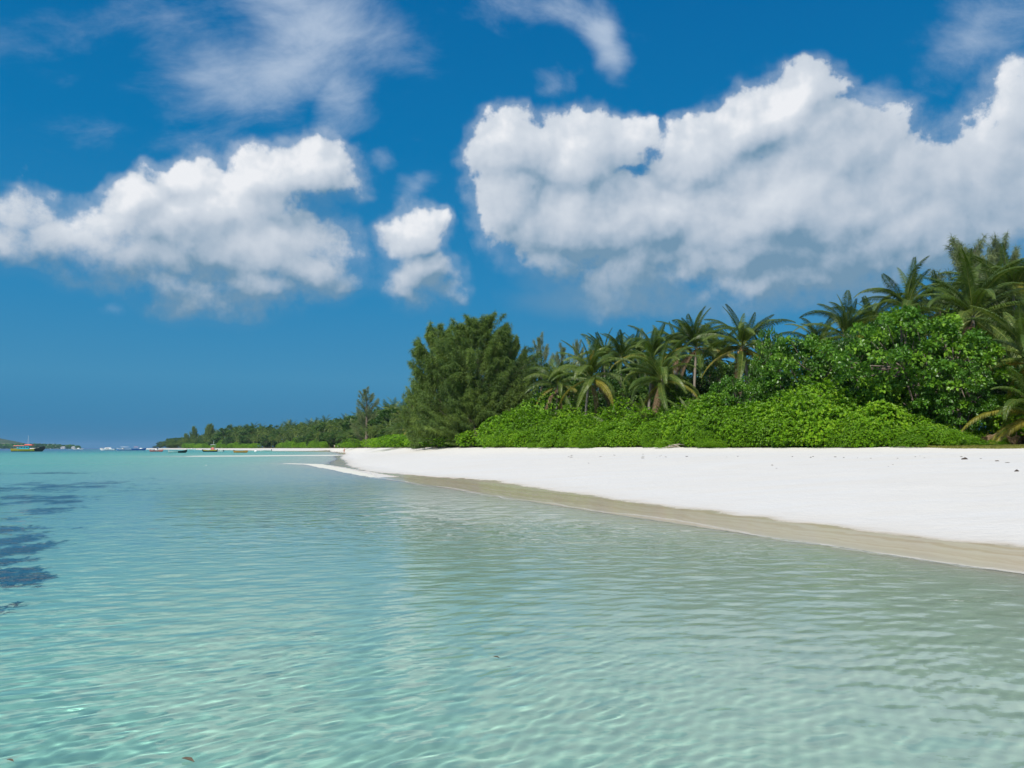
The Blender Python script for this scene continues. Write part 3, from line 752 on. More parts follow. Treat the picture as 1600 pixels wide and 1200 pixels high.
# far, low detail palms and trees (one mesh each)
def far_palm_mesh(seed, h=10.0):
    r = np.random.default_rng(seed); g = Geo()
    g.tube([[0, 0, -1], [.2, 0, h*.5], [.5, 0, h]], [.22, .17, .13], 5, .9)
    a = r.uniform(0, 6.28)
    for i in range(22):
        f = i/21; a += 2.39996
        e0 = R(80-112*f**.9); dr = 1.1; Lf = 4.6*r.uniform(.9, 1.1)
        s = np.linspace(0, 1, 8); e = e0-dr*s**1.3
        X = np.concatenate([[0], np.cumsum(np.cos(e[:-1])*Lf/7)]); Z = np.concatenate([[0], np.cumsum(np.sin(e[:-1])*Lf/7)])
        ca, sa = math.cos(a), math.sin(a)
        ctr = np.column_stack([X*ca+.5, X*sa, Z+h])
        sd_ = np.array([-sa, ca, 0.])
        tone_f = np.clip(r.normal(.42, .2)+(.3 if i > 18 else 0), 0, 1)
        for sg in (-1, 1):
            n = 15; q = np.linspace(.12, 1, n)
            P = np.column_stack([np.interp(q, s, ctr[:, k]) for k in range(3)])
            T = np.column_stack([np.interp(q, s, np.gradient(ctr[:, k])) for k in range(3)]); T = unit(T)
            L = .95*np.clip(np.sin(np.pi*(.16+.76*q)), .2, 1)
            D = unit(sd_*sg+T*.6+np.array([0, 0, -.35-.5*f])+r.normal(size=(n, 3))*.1)
            V = np.stack([P-T*.10, P+T*.10, P+D*L[:, None]], 1)
            g.add(V, np.arange(n)[:, None]*3+[0, 1, 2], np.repeat(np.clip(tone_f+r.normal(0, .12, n), 0, 1), 3))
    return g.build('far_palm', M['palm'])
# ------------------------------------------------------------------ planting
def veg_at(px):
    """point of the vegetation line seen in picture column px, and its distance"""
    pts = VEG[::-1]
    k = (px-800)/FPX
    best = None
    for a, b in zip(VEG[2:-1], VEG[3:]):
        fa = a[0]-k*a[1]; fb = b[0]-k*b[1]
        if fa*fb <= 0 and abs(fa-fb) > 1e-9:
            t_ = fa/(fa-fb); p = a+(b-a)*t_
            if best is None or p[1] < best[1]: best = p
    return best
def ground_z(x, y): return float(height(np.array([[x, y]]))[0][0])
def spot(px, Y):
    p = at(px, 700, Y); return Vector((p.x, p.y, ground_z(p.x, p.y)-0.03))
def tall(py, Y, z0): return CAM_H+(HORIZ-py)*Y/FPX-z0          # height that reaches picture row py at distance Y

# --- the bright hedge of beach shrubs
BUSH = [bush_mesh(500+i, 1.75, 2.2, 1050) for i in range(5)]
proto = None
def shrub(loc, h, w, label, group, rz, mesh):
    o = link_mesh('beach_shrub', mesh, None, loc); o.rotation_euler = (0, 0, rz)
    o.scale = (w/1.75, w/1.75, h/2.2); tag(o, label, 'shrub', group); return o
top_x = [760, 790, 850, 1000, 1060, 1100, 1200, 1300, 1380, 1430, 1470, 1510, 1545]
top_y = [662, 648, 648, 645, 634, 626, 613, 608, 614, 632, 654, 672, 688]
rr = random.Random(3)
HL = 'bright green leafy shrub in the hedge along the top of the white beach'
HG = 'shrubs of the bright green beach hedge'
px = 768.0
for row, (off, hf) in enumerate(((0.9, 0.56), (2.4, 0.82), (4.2, 1.0), (6.0, 1.0))):
    px = 772+row*8
    while px < 1532-row*16:
        b = veg_at(px)
        tan = VEG[7]-VEG[3]; tan = tan/np.linalg.norm(tan); nrm = np.array([tan[1], -tan[0]])
        if nrm[1] < 0: nrm = -nrm
        q = b+nrm*(off+rr.uniform(-.35, .35))
        Y = q[1]; z0 = ground_z(q[0], q[1])
        pxq = 800+FPX*q[0]/q[1]
        H = max(0.5, tall(np.interp(pxq, top_x, top_y), Y, z0))*hf*rr.uniform(.74, .95)
        if row == 3: H *= rr.uniform(.88, 1.08)
        wd = min(2.1, max(1.0, H*rr.uniform(.62, .8)))
        shrub((q[0], q[1], z0-0.08), H, wd, HL, HG, rr.uniform(0, 6.28), BUSH[rr.randrange(5)])
        px += FPX*wd*rr.uniform(0.72, 1.0)/Y
for i in range(26):                                  # straggling young shoots at the foot of the hedge
    b = veg_at(rr.uniform(775, 1525)); q = b-nrm*rr.uniform(-.5, .75); z0 = ground_z(q[0], q[1])
    shrub((q[0], q[1], z0-0.05), rr.uniform(.35, 1.0), rr.uniform(.35, .8), 'small green shoot straggling onto the sand at the foot of the hedge', 'young shoots along the foot of the hedge', rr.uniform(0, 6.28), BUSH[rr.randrange(5)])
for px, Y, H, wd, lab in [(1572, 50, 3.0, 2.2, 'dark shaded shrub under the right hand palms, left of two'), (1606, 49, 2.8, 2.2, 'dark shaded shrub under the right hand palms, right of two')]:
    s_ = spot(px, Y); shrub(s_, H, wd, lab, None, 1.0, BUSH[1])
# low shrubs further left along the beach
for px, Y, H, wd, lab in [(640, 148, 2.4, 3.2, 'low bright green shrub at the sand edge left of the wooden post'), (662, 128, 2.0, 2.6, 'small round green shrub just left of the wooden post'),
                          (698, 99, 1.6, 2.3, 'low yellow green shrub just right of the wooden post'), (725, 93, 1.4, 2.2, 'low green shrub under the hanging branches of the big casuarina'),
                          (752, 87, 1.5, 2.0, 'low green shrub beside the left end of the hedge'), (815, 82, 3.7, 2.4, 'tall pale green shrub rising behind the left end of the hedge'),
                          (790, 78, 3.1, 2.0, 'pale green shrub behind the hedge at the foot of the big casuarina'), (843, 84, 3.9, 2.3, 'tall light green shrub behind the hedge left of the orange fronded palm')]:
    s_ = spot(px, Y); shrub(s_, H, wd, lab, None, rr.uniform(0, 6), BUSH[rr.randrange(5)])

# --- broad leaved trees
BT = [broad_tree(61), broad_tree(62, 3.8, 5.0, 1.0, clumps=220), broad_tree(63, 3.3, 5.6, 1.4), broad_tree(64, 3.5, 5.0, .8)]
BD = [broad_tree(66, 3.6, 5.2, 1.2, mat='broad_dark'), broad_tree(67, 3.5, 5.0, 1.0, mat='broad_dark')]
def broad(px, Y, py_top, half_px, mesh, label, rz=0.0, group=None):
    s_ = spot(px, Y); h = tall(py_top, Y, s_.z); w_ = half_px*Y/FPX
    k = (BT+BD).index(mesh); nomr = (3.6, 3.8, 3.3, 3.5, 3.6, 3.5)[k]*1.1; nomh = (6.4, 6.0, 7.0, 5.8, 6.4, 6.0)[k]*1.08
    return plant_tree('broadleaf_tree', s_, mesh, label, 'tree', group, rz, (w_/nomr, w_/nomr, h/nomh))
broad(1452, 48.5, 478, 108, BT[1], 'large round leaved tree with bright fresh crown behind the right part of the hedge', 0.4)
broad(1365, 53, 498, 62, BT[0], 'round leaved tree left of the large bright crowned tree, in front of a palm', 2.0)
broad(1258, 57, 516, 66, BT[2], 'dark glossy broadleaf tree between the tallest pair of palms and the right palms', 1.1)
broad(1208, 62, 516, 32, BT[3], 'slender dark broadleaf tree right beside the tall palm', 3.0)
broad(1145, 58, 590, 46, BT[3], 'small blue green broadleaf tree just behind the middle of the hedge', 4.4)
broad(1500, 46, 560, 52, BT[0], 'low dark broadleaf tree under the right end of the large bright crown', 5.2)
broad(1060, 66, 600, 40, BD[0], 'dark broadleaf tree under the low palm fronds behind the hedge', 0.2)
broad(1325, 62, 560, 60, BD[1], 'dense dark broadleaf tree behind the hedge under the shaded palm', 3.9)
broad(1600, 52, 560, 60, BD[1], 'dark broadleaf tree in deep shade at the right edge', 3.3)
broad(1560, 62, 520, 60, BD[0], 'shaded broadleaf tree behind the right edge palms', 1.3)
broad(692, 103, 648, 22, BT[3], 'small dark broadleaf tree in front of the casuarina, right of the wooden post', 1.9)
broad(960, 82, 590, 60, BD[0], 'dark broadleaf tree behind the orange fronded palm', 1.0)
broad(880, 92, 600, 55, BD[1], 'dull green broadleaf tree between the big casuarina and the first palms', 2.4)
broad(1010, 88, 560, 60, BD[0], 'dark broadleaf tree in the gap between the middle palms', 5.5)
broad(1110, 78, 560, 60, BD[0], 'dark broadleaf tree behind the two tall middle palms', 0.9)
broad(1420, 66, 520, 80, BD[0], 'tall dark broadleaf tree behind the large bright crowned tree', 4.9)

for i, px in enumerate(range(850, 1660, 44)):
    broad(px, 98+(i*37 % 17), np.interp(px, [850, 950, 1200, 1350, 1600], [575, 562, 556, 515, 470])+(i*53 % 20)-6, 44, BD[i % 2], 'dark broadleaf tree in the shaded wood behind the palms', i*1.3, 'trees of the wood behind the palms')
# --- coconut palms near the hedge: (px, Y, row of the crown centre, size, ...)
def palm(px, Y, pyc, size, label, bend=(0, 0), **kw):
    s_ = spot(px, Y); h = tall(pyc, Y, s_.z)
    return make_palm((s_.x-bend[0], s_.y-bend[1], s_.z), h, bend, size=size, label=label, **kw)
palm(922, 70, 588, 0.95, 'low spreading palm with one upright orange dying frond', (0.5, -.2), seed=1, yellow=3, dry=2, nuts=0, extra=[('orange', 5.2, 1.15)])
palm(872, 84, 600, 0.85, 'palm with dull drooping fronds right of the big casuarina', (0.3, 0), seed=2, yellow=2, dry=2, nuts=0)
palm(972, 86, 557, 0.80, 'small dark palm crown showing behind the left middle palms', (0, 0), seed=3, yellow=0, dry=1, nuts=0)
palm(1022, 74, 556, 0.96, 'palm with upright crown, leftmost of the tall middle palms', (0.6, 0), seed=4, yellow=1, dry=1, nuts=1)
palm(1036, 64, 592, 0.95, 'low palm with long pale fronds arching over the middle of the hedge', (-0.4, 0), seed=5, yellow=3, dry=2, nuts=0)
palm(1060, 82, 548, 0.85, 'dark palm half hidden between the two taller middle palms', (0, 0), seed=16, yellow=0, dry=1, nuts=1)
palm(1091, 72, 540, 1.0, 'tall palm with a loose feathery crown and brown nuts, left of the tallest middle palm', (0.5, 0.2), seed=6, yellow=2, dry=2, nuts=2)
palm(1164, 66, 540, 1.05, 'tallest middle palm with a full crown and orange nut bunch', (-0.8, 0.1), seed=7, yellow=3, dry=1, nuts=3)
palm(1325, 61, 522, 0.95, 'shaded palm leaning out between two broadleaf trees', (-0.6, -.2), seed=8, yellow=1, dry=3, nuts=0)
palm(1428, 61, 480, 0.98, 'palm with a fan shaped crown above the large bright broadleaf tree', (0.3, 0), seed=9, yellow=0, dry=0, nuts=0)
palm(1372, 70, 500, 0.8, 'small palm crown peeping out above the round leaved tree', (0, 0), seed=17, yellow=0, dry=0, nuts=0)
palm(1530, 55, 492, 1.25, 'large palm with dark upright fronds near the right edge', (0.4, 0), seed=10, yellow=0, dry=1, nuts=0)
palm(1596, 60, 452, 1.0, 'high palm cut by the right edge', (0.3, 0), seed=11, yellow=1, dry=0, nuts=0)
palm(1618, 47, 560, 1.05, 'palm at the right edge with sunlit yellow green arching fronds', (0.2, -.2), seed=12, yellow=6, dry=2, nuts=0)
palm(1622, 43.5, 648, 0.85, 'low palm at the right edge with a long yellow frond over the shaded ground', (0, 0), seed=13, yellow=7, dry=3, nuts=0, extra=[('yellow', math.pi*0.97, 0.95)])
for px, Y, pyc, sz, sd_, lab in [(946, 90, 562, .95, 41, 'palm in the second rank behind the orange fronded palm'), (1000, 92, 560, .95, 42, 'palm in the second rank behind the leftmost tall middle palm'), (1128, 84, 558, 1.0, 43, 'palm in the second rank between the two tallest middle palms'),
                                 (1196, 80, 572, .95, 44, 'palm in the second rank right of the tallest middle palm'), (1282, 76, 545, 1.0, 45, 'palm in the second rank left of the shaded leaning palm'), (1478, 66, 484, 1.05, 46, 'palm in the second rank between the fan crowned and the large dark palm'), (1560, 64, 470, 1.1, 47, 'palm in the second rank right of the large dark palm')]:
    palm(px, Y, pyc, sz, lab, seed=sd_, yellow=1, dry=1, nuts=0)
for px, Y, pyc, sz, sd_, lab in [(1008, 62, 668, .62, 21, 'young stemless palm behind the hedge below the long pale fronds'), (958, 66, 672, .55, 22, 'young stemless palm in front of the orange fronded palm'),
                                 (1078, 60, 655, .6, 23, 'young palm tuft behind the hedge left of the blue green tree'), (890, 72, 668, .6, 24, 'young palm tuft behind the left part of the hedge')]:
    palm(px, Y, pyc, sz, lab, seed=sd_, yellow=1, dry=0, nuts=0, nfr=13, low=3)

# --- casuarinas
CA = [casuarina(71, 15.0, 6.0, 540, 46, 'needle'), casuarina(72, 12.0, 4.2, 230, 44, 'needle'),
      casuarina(73, 15.0, 3.4, 110, 26, 'needle_pale', base=.2, nw=.024), casuarina(74, 15.0, 3.6, 120, 26, 'needle_pale', base=.35, nw=.024)]
CAH = (15.4, 12.4, 15.4, 15.4); CAR = (5.5, 4.0, 3.4, 3.6)
def casu(px, Y, py_top, half_px, k, label, rz=0.0, group=None):
    s_ = spot(px, Y); h = tall(py_top, Y, s_.z); w_ = half_px*Y/FPX
    return plant_tree('casuarina_tree', s_, CA[k], label, 'tree', group, rz, (w_/CAR[k], w_/CAR[k], h/CAH[k]), 'foliage')
casu(746, 95, 492, 92, 0, 'huge dense casuarina with hanging dark olive foliage, tallest tree left of the palms', 0.0)
casu(686, 99, 507, 60, 1, 'broad casuarina forming the left shoulder of the huge dense one', 1.0)
casu(664, 112, 585, 40, 1, 'low casuarina at the left foot of the huge dense one', 2.2)
casu(796, 101, 523, 42, 1, 'casuarina forming the right shoulder of the huge dense one', 4.0)
casu(742, 90, 610, 46, 1, 'low casuarina with branches hanging down to the shrubs in front of the huge one', 5.0)
casu(846, 118, 524, 26, 2, 'thin pale casuarina just right of the huge dense one', 0.3)
casu(878, 112, 540, 28, 2, 'feathery pale casuarina behind the palms, second right of the huge dense one', 1.9)
casu(905, 120, 530, 20, 3, 'sparse pale casuarina top showing above the first palm', 2.9)
casu(572, 265, 607, 25, 2, 'lone feathery casuarina rising above the palms at the bend of the beach', 0.5)
casu(1522, 70, 364, 76, 3, 'tall thin casuarina top rising above the large right hand palm', 0.7)
casu(1584, 74, 362, 52, 3, 'tall thin casuarina top at the upper right edge', 2.0)
casu(1560, 82, 388, 40, 3, 'sparse casuarina top between the two highest ones on the right', 3.4)

# --- trees along the bend and far shore
FP = [far_palm_mesh(801+i, 7.5+1.0*i) for i in range(4)]
FB = [broad_tree(821+i, 4.2, 6.5, .8, clumps=130, per=56, leafL=.34, mat='broad_dark') for i in range(2)]
for _p in FB: pass
def join_far(pair):
    bm = bmesh.new(); bm.from_mesh(pair[0]); n0 = len(bm.faces); bm.from_mesh(pair[1])
    me = bpy.data.meshes.new('far_tree'); 
    for i, f in enumerate(bm.faces): f.material_index = 0 if i < n0 else 1
    bm.to_mesh(me); bm.free(); me.materials.append(M['bark']); me.materials.append(M['broad_dark']); return me
FBM = [join_far(p_) for p_ in FB]
can_x = [238, 246, 262, 300, 330, 352, 400, 430, 452, 470, 500, 530, 552, 570, 600, 625, 640, 660, 690]
can_y = [696, 690, 686, 682, 676, 668, 664, 667, 658, 662, 655, 652, 648, 640, 634, 630, 632, 640, 650]
fr_ = random.Random(17)
def far_tree(px, Y, H, kind, label, group):
    s_ = spot(px, Y)
    if kind == 'palm':
        i = fr_.randrange(4); o = link_mesh('coconut_palm', FP[i], None, s_); k = max(.35, H/(7.5+i+2.6)); sc_ = max(k, .8)
        o.scale = (sc_, sc_, k) if k > .8 else (.85, .85, k)
        cat = 'palm tree'
    else:
        o = link_mesh('broadleaf_tree', FBM[fr_.randrange(2)], None, s_); k = H/7.6; o.scale = (max(k, .6)*1.0, max(k, .6)*1.0, k); cat = 'tree'
    o.rotation_euler = (0, 0, fr_.uniform(0, 6.28)); tag(o, label, cat, group)
count = {'palm': 0, 'broad': 0}
cum = 0.0
L_ = VEG[9:18]
segs = np.linalg.norm(np.diff(L_, axis=0), axis=1); total = segs.sum()
def along(s):
    for a, b, l in zip(L_[:-1], L_[1:], segs):
        if s <= l: return a+(b-a)*(s/l), (b-a)/l
        s -= l
    return L_[-1], (L_[-1]-L_[-2])/segs[-1]
for row, (off, hf, step0, pp) in enumerate(((4, .55, 7.0, .85), (12, .85, 8.0, .85), (24, 1.0, 9.5, .8), (42, 1.0, 16.0, .6))):
    s_ = fr_.uniform(0, 5)
    while s_ < total:
        p_, tg_ = along(s_)
        nrm = np.array([-tg_[1], tg_[0]]); nrm = nrm if nrm[0] > 0 else -nrm
        q = p_+nrm*(off+fr_.uniform(-2, 2))
        pxq = 800+FPX*q[0]/q[1]
        z0 = ground_z(q[0], q[1])
        if 236 < pxq < 690:
            H = max(2.0, tall(np.interp(pxq, can_x, can_y), q[1], z0))*hf*fr_.uniform(.82, 1.08)
            kind = 'palm' if fr_.random() < pp else 'broad'
            near = q[1] < 330
            if kind == 'palm':
                lab = 'coconut palm with drooping fronds in the grove at the bend of the beach' if near else 'distant coconut palm in the forest along the far shore'
                grp = 'palms of the grove at the bend' if near else 'palms of the far shore forest'
            else:
                lab = 'rounded dark broadleaf tree among the palms at the bend of the beach' if near else 'distant rounded broadleaf tree in the forest along the far shore'
                grp = 'broadleaf trees at the bend' if near else 'broadleaf trees of the far shore forest'
            far_tree(pxq, q[1], H, kind, lab, grp); count[kind] += 1
        s_ += step0*(1+q[1]/1400)*fr_.uniform(.8, 1.2)
print('far trees', count)
# nearer palms at the bend with a clear shape of their own
for px, Y, pyc, sz, sd_, lab in [(662, 138, 664, .95, 31, 'low palm with yellowing fronds behind the wooden post'), (608, 205, 672, 1.0, 32, 'low drooping palm at the sand edge where the beach bends'),
                                 (640, 165, 660, 1.0, 33, 'palm with shaggy fronds left of the low casuarina')]:
    palm(px, Y, pyc, sz, lab, seed=sd_, yellow=3, dry=2, nuts=0, nfr=20)
for px, Y, pt, lab in [(327, 960, 662, 'round topped casuarina standing above the far shore forest, right of two smaller ones'), (302, 990, 666, 'pointed casuarina above the far shore forest, middle one of three'), (290, 1010, 677, 'smallest and leftmost of the three casuarinas above the far shore forest')]:
    casu(px, Y, pt, 10 if px > 310 else 7, 0 if px > 310 else 1, lab)
# bright shrub strips at the foot of the far forest
for px, Y in [(x_, None) for x_ in list(range(292, 402, 6))+list(range(440, 508, 6))]:
    b = veg_at(px); Y = float(b[1])
    s_ = spot(px, Y); H = (698-690.5+(2.5 if px > 440 else 0))*Y/FPX*fr_.uniform(.75, 1.1)
    shrub(s_, H, 9*Y/FPX*.62, 'distant bright green shrub in the strip between far shore sand and palms', 'shrubs along the far shore', fr_.uniform(0, 6), BUSH[fr_.randrange(5)])
for px in (545, 556, 590, 620, 630):
    b = veg_at(px); s_ = spot(px, float(b[1])); shrub(s_, 2.2, 3.0, 'low green shrub at the sand edge below the drooping palms of the bend', 'shrubs at the bend', fr_.uniform(0, 6), BUSH[fr_.randrange(5)])
# ------------------------------------------------------------------ small things
def flat_mat(name, c, rough=.45, **k): return simple_mat(name, c, rough, .10, 3.0, **k)
C_ = {k: flat_mat('paint_'+k, v) for k, v in dict(white=(.78, .78, .76), yellow=(.62, .43, .04), black=(.015, .016, .018), cyan=(.02, .40, .48), red=(.62, .06, .04), pink=(.70, .22, .20),
      blue=(.03, .12, .36), orange=(.62, .24, .03), grey=(.36, .37, .36), paleblue=(.45, .62, .70), darkgrey=(.05, .055, .06), wood=(.30, .19, .10), green=(.05, .22, .12)).items()}
C_['glass'] = flat_mat('dark_window_glass', (.02, .03, .04), .12)
C_['metal'] = simple_mat('tube_metal', (.62, .63, .64), .3, .1, 4, metallic=.9)

def hull_mesh(name, L, beam, depth, bow, stern=0.0, mats=('white', 'blue'), split=0.5, bow_from=None, bow_mat=None, transom=.85):
    """lofted planing or displacement hull, bow towards +x; waterline at z = 0, a little hull below it"""
    n = 22; m = 9
    xs = np.linspace(-L/2, L/2, n); t_ = np.linspace(0, 1, n)
    hb = beam/2*np.where(t_ < .45, transom+(1-transom)*np.sin(np.pi/2*t_/.45), np.cos(np.pi/2*np.clip((t_-.45)/.55, 0, 1)**1.6))
    sheer = depth+stern*(1-t_)**2.5+bow*np.clip((t_-.45)/.55, 0, 1)**2.2
    keel = -.28*depth+.28*depth*np.clip((t_-.75)/.25, 0, 1)**2+(depth*.6+bow*.45)*np.clip((t_-.86)/.14, 0, 1)**2
    V = []
    for i in range(n):
        q = np.linspace(-1, 1, m)
        for a in q:
            f = abs(a); y = hb[i]*(f**.55)*(1 if a > 0 else -1); z = keel[i]+(sheer[i]-keel[i])*f**1.5
            V.append((xs[i], y, z))
    F = []; mi = []
    for i in range(n-1):
        for j in range(m-1):
            F.append((i*m+j, (i+1)*m+j, (i+1)*m+j+1, i*m+j+1))
            f = abs((j+.5)/(m-1)*2-1)
            k = 0 if f < split else 1
            if bow_from is not None and t_[i] > bow_from: k = 2
            mi.append(k)
    F.append(tuple(range(m))[::-1]); mi.append(0)
    # deck a little below the sheer
    dk = len(V)
    for i in range(n):
        V.append((xs[i], -hb[i]*.93, sheer[i]-.22*depth)); V.append((xs[i], hb[i]*.93, sheer[i]-.22*depth))
    for i in range(n-1):
        F.append((dk+2*i, dk+2*i+2, dk+2*i+3, dk+2*i+1)); mi.append(3)
        F.append((i*m, dk+2*i, dk+2*i+2, (i+1)*m)); mi.append(3)
        F.append((i*m+m-1, (i+1)*m+m-1, dk+2*i+3, dk+2*i+1)); mi.append(3)
    me = bpy.data.meshes.new(name); me.from_pydata(V, [], F); me.update()
    for k in (mats[0], mats[1], bow_mat or mats[1], 'grey'): me.materials.append(C_[k])
    me.polygons.foreach_set('material_index', mi)
    bm = bmesh.new(); bm.from_mesh(me); bmesh.ops.recalc_face_normals(bm, faces=bm.faces); bm.to_mesh(me); bm.free()
    return me
def box_mesh(name, size, mat, bev=.04, taper=(1, 1), shift=0.0):
    bm = bmesh.new(); bmesh.ops.create_cube(bm, size=1)
    for v in bm.verts:
        top = v.co.z > 0
        v.co = Vector((v.co.x*size[0]*(taper[0] if top else 1)+(shift if top else 0), v.co.y*size[1]*(taper[1] if top else 1), (v.co.z+.5)*size[2]))
    bmesh.ops.bevel(bm, geom=bm.edges[:], offset=min(bev, min(size)*.3), segments=2, affect='EDGES')
    me = bpy.data.meshes.new(name); bm.to_mesh(me); bm.free(); me.materials.append(C_[mat]); return me
def tubes_mesh(name, lines, rad, mat, sides=6):
    g = Geo()
    for l in lines: g.tube(l, rad, sides)
    me = g.build(name, mat, True); return me
def add(root, name, me, loc=(0, 0, 0), rz=0.0):
    o = link_mesh(name, me, root, loc); o.rotation_euler = (0, 0, rz); return o
def posts(root, xs, y, z0, z1):
    for x in xs:
        for s in (-1, 1): add(root, 'post', tubes_mesh('post', [[(x, s*y, z0), (x, s*y, z1)]], .045, C_['metal']))
def outboard(root, x, z=.55, mat='black'):
    e = add(root, 'outboard_engine', box_mesh('outboard_engine', (.42, .34, .55), mat, .08, (.8, .85)), (x, 0, z))
    add(e, 'leg', box_mesh('engine_leg', (.16, .12, 1.0), 'darkgrey', .03), (0, 0, -.95))
    return e
def boat(px, py, label, rz=0.0):
    x, y = on_plane(px, py, 0.0)
    r = empty('moored_boat', (x, y, 0.0), rz); tag(r, label, 'boat', 'boats moored in the bay'); return r

# 1 fishing boat, far left
b = boat(44.5, 705.6, 'large wooden fishing boat with yellow and black hull, cyan cabin and red canopy', R(6))
add(b, 'hull', hull_mesh('hull', 15.4, 3.8, 1.15, 1.75, .35, ('black', 'yellow'), .40, .70, 'black'))
c = add(b, 'cabin', box_mesh('cabin', (5.6, 2.5, 1.7), 'cyan', .08, (.96, .92)), (-2.2, 0, .9))
for s in (-1, 1):
    for k in (-1.9, -.6, .7, 1.9): add(c, 'window', box_mesh('window', (.85, .05, .6), 'glass', .015), (k, s*1.225, .85))
add(b, 'rail', tubes_mesh('rail', [[(-7.4, s*1.55, 1.3), (-7.4, s*1.5, 2.3), (-4.2, s*1.6, 2.2)] for s in (-1, 1)]+[[(-7.4, -1.5, 2.3), (-7.4, 1.5, 2.3)]], .05, C_['metal']))
add(b, 'canopy', box_mesh('canopy', (5.2, 3.0, .28), 'red', .1, (.97, .92)), (-4.0, 0, 2.75))
add(b, 'wheelhouse_roof', box_mesh('wheelhouse_roof', (3.9, 2.8, .62), 'red', .15, (.8, .85)), (.2, 0, 2.95))
posts(b, (-6.4, -4.2, -1.6), 1.3, .9, 2.8); posts(b, (-.6, 1.6), 1.15, 2.4, 3.0)
add(b, 'fore_locker', box_mesh('fore_locker', (3.2, 2.4, .75), 'white', .06), (2.6, 0, .95))
add(b, 'mast', tubes_mesh('mast', [[(-.4, 0, 2.5), (-.4, 0, 7.9)], [(-.4, -.5, 6.0), (-.4, .5, 6.0)]], .05, C_['white']))
add(b, 'fish_box', box_mesh('fish_box', (.8, .7, .5), 'white', .05), (4.6, .3, 1.5))
# 2 white motor yacht
b = boat(168, 704.0, 'white motor yacht with swept cabin, left of the blue boats', R(184))
add(b, 'hull', hull_mesh('hull', 10.6, 3.2, 1.25, .75, .1, ('white', 'white'), .4))
c = add(b, 'cabin', box_mesh('cabin', (5.2, 2.4, 1.05), 'white', .15, (.55, .8), .3), (-.4, 0, 1.15))
for s in (-1, 1): add(c, 'window', box_mesh('window', (2.6, .05, .36), 'glass', .015), (.1, s*1.10, .42))
add(b, 'arch', tubes_mesh('arch', [[(-2.9, -1.2, 1.2), (-2.4, -1.0, 2.5), (-2.4, 1.0, 2.5), (-2.9, 1.2, 1.2)]], .07, C_['white']))
add(b, 'rail', tubes_mesh('rail', [[(1.2, s*1.3, 1.45), (3.2, s*.8, 1.95), (5.0, 0, 2.45)] for s in (-1, 1)], .03, C_['metal']))
# 3 long low white boat with blue side
b = boat(194, 703.7, 'long low white boat with a light blue hull side and thin awning', R(176))
add(b, 'hull', hull_mesh('hull', 13.0, 3.2, 1.2, .6, .1, ('blue', 'paleblue'), .7))
add(b, 'awning', box_mesh('awning', (6.2, 2.6, .18), 'white', .06, (.96, .9)), (-.5, 0, 2.6)); posts(b, (-3.2, 0, 2.2), 1.15, 1.0, 2.65)
add(b, 'console', box_mesh('console', (1.3, 1.1, 1.0), 'white', .08, (.7, .9)), (1.2, 0, .95)); outboard(b, -6.5, .9)
# 4 blue boat
b = boat(217.5, 703.7, 'dark blue boat with a small pink and white awning, left of the red boat', R(8))
add(b, 'hull', hull_mesh('hull', 10.4, 3.0, 1.15, .9, .2, ('blue', 'blue'), .5))
add(b, 'awning', box_mesh('awning', (3.4, 2.4, .2), 'pink', .06, (.94, .9)), (-2.2, 0, 2.5)); posts(b, (-3.6, -.9), 1.05, 1.0, 2.55)
add(b, 'cuddy', box_mesh('cuddy', (2.4, 2.0, .8), 'white', .1, (.7, .8)), (1.4, 0, 1.0)); outboard(b, -5.2, .9)
# 5 red boat
b = boat(245, 705.8, 'red and pink speedboat with a black engine, nearest the tip of the forest', R(-6))
add(b, 'hull', hull_mesh('hull', 6.4, 2.3, .75, .5, .1, ('red', 'pink'), .55))
add(b, 'console', box_mesh('console', (.9, .9, .8), 'white', .08, (.7, .9)), (-.2, 0, .6)); add(b, 'seat', box_mesh('seat', (.6, 1.4, .45), 'darkgrey', .06), (-1.4, 0, .55))
add(b, 'windscreen', box_mesh('windscreen', (.06, 1.0, .4), 'glass', .02), (.3, 0, 1.25)); outboard(b, -3.25, .6)
# 6 grey dinghy
b = boat(278, 707.6, 'pale grey open boat with a black bow, low on the water', R(12))
add(b, 'hull', hull_mesh('hull', 6.2, 2.0, .62, .55, .05, ('grey', 'white'), .6, .52, 'black'))
for k in (-1.6, .1): add(b, 'thwart', box_mesh('thwart', (.35, 1.6, .07), 'wood', .02), (k, 0, .50))
outboard(b, -3.1, .5, 'grey')
# 7 black and yellow boat with tower
b = boat(327.5, 706.0, 'black boat with a yellow stripe and a white steering tower', R(184))
add(b, 'hull', hull_mesh('hull', 6.8, 2.4, .9, .35, .1, ('black', 'yellow'), .80, .9, 'black'))
add(b, 'console', box_mesh('console', (1.6, 1.3, 1.3), 'pink', .08, (.75, .9)), (-1.4, 0, .7))
add(b, 'tower_top', box_mesh('tower_top', (2.1, 1.9, .14), 'white', .05), (-1.6, 0, 3.2)); posts(b, (-2.4, -.7), .85, .8, 3.25)
add(b, 'aerial', tubes_mesh('aerial', [[(-1.6, 0, 3.3), (-1.7, 0, 5.2)]], .04, C_['white'])); outboard(b, -3.4, .7)
# 8 white dinghy behind
b = boat(344, 706.0, 'small white dinghy lying behind the black boat with the tower', R(160))
add(b, 'hull', hull_mesh('hull', 3.7, 1.5, .55, .35, .05, ('white', 'white'), .5)); add(b, 'thwart', box_mesh('thwart', (.3, 1.2, .06), 'wood', .02), (-.3, 0, .42)); outboard(b, -1.9, .4)
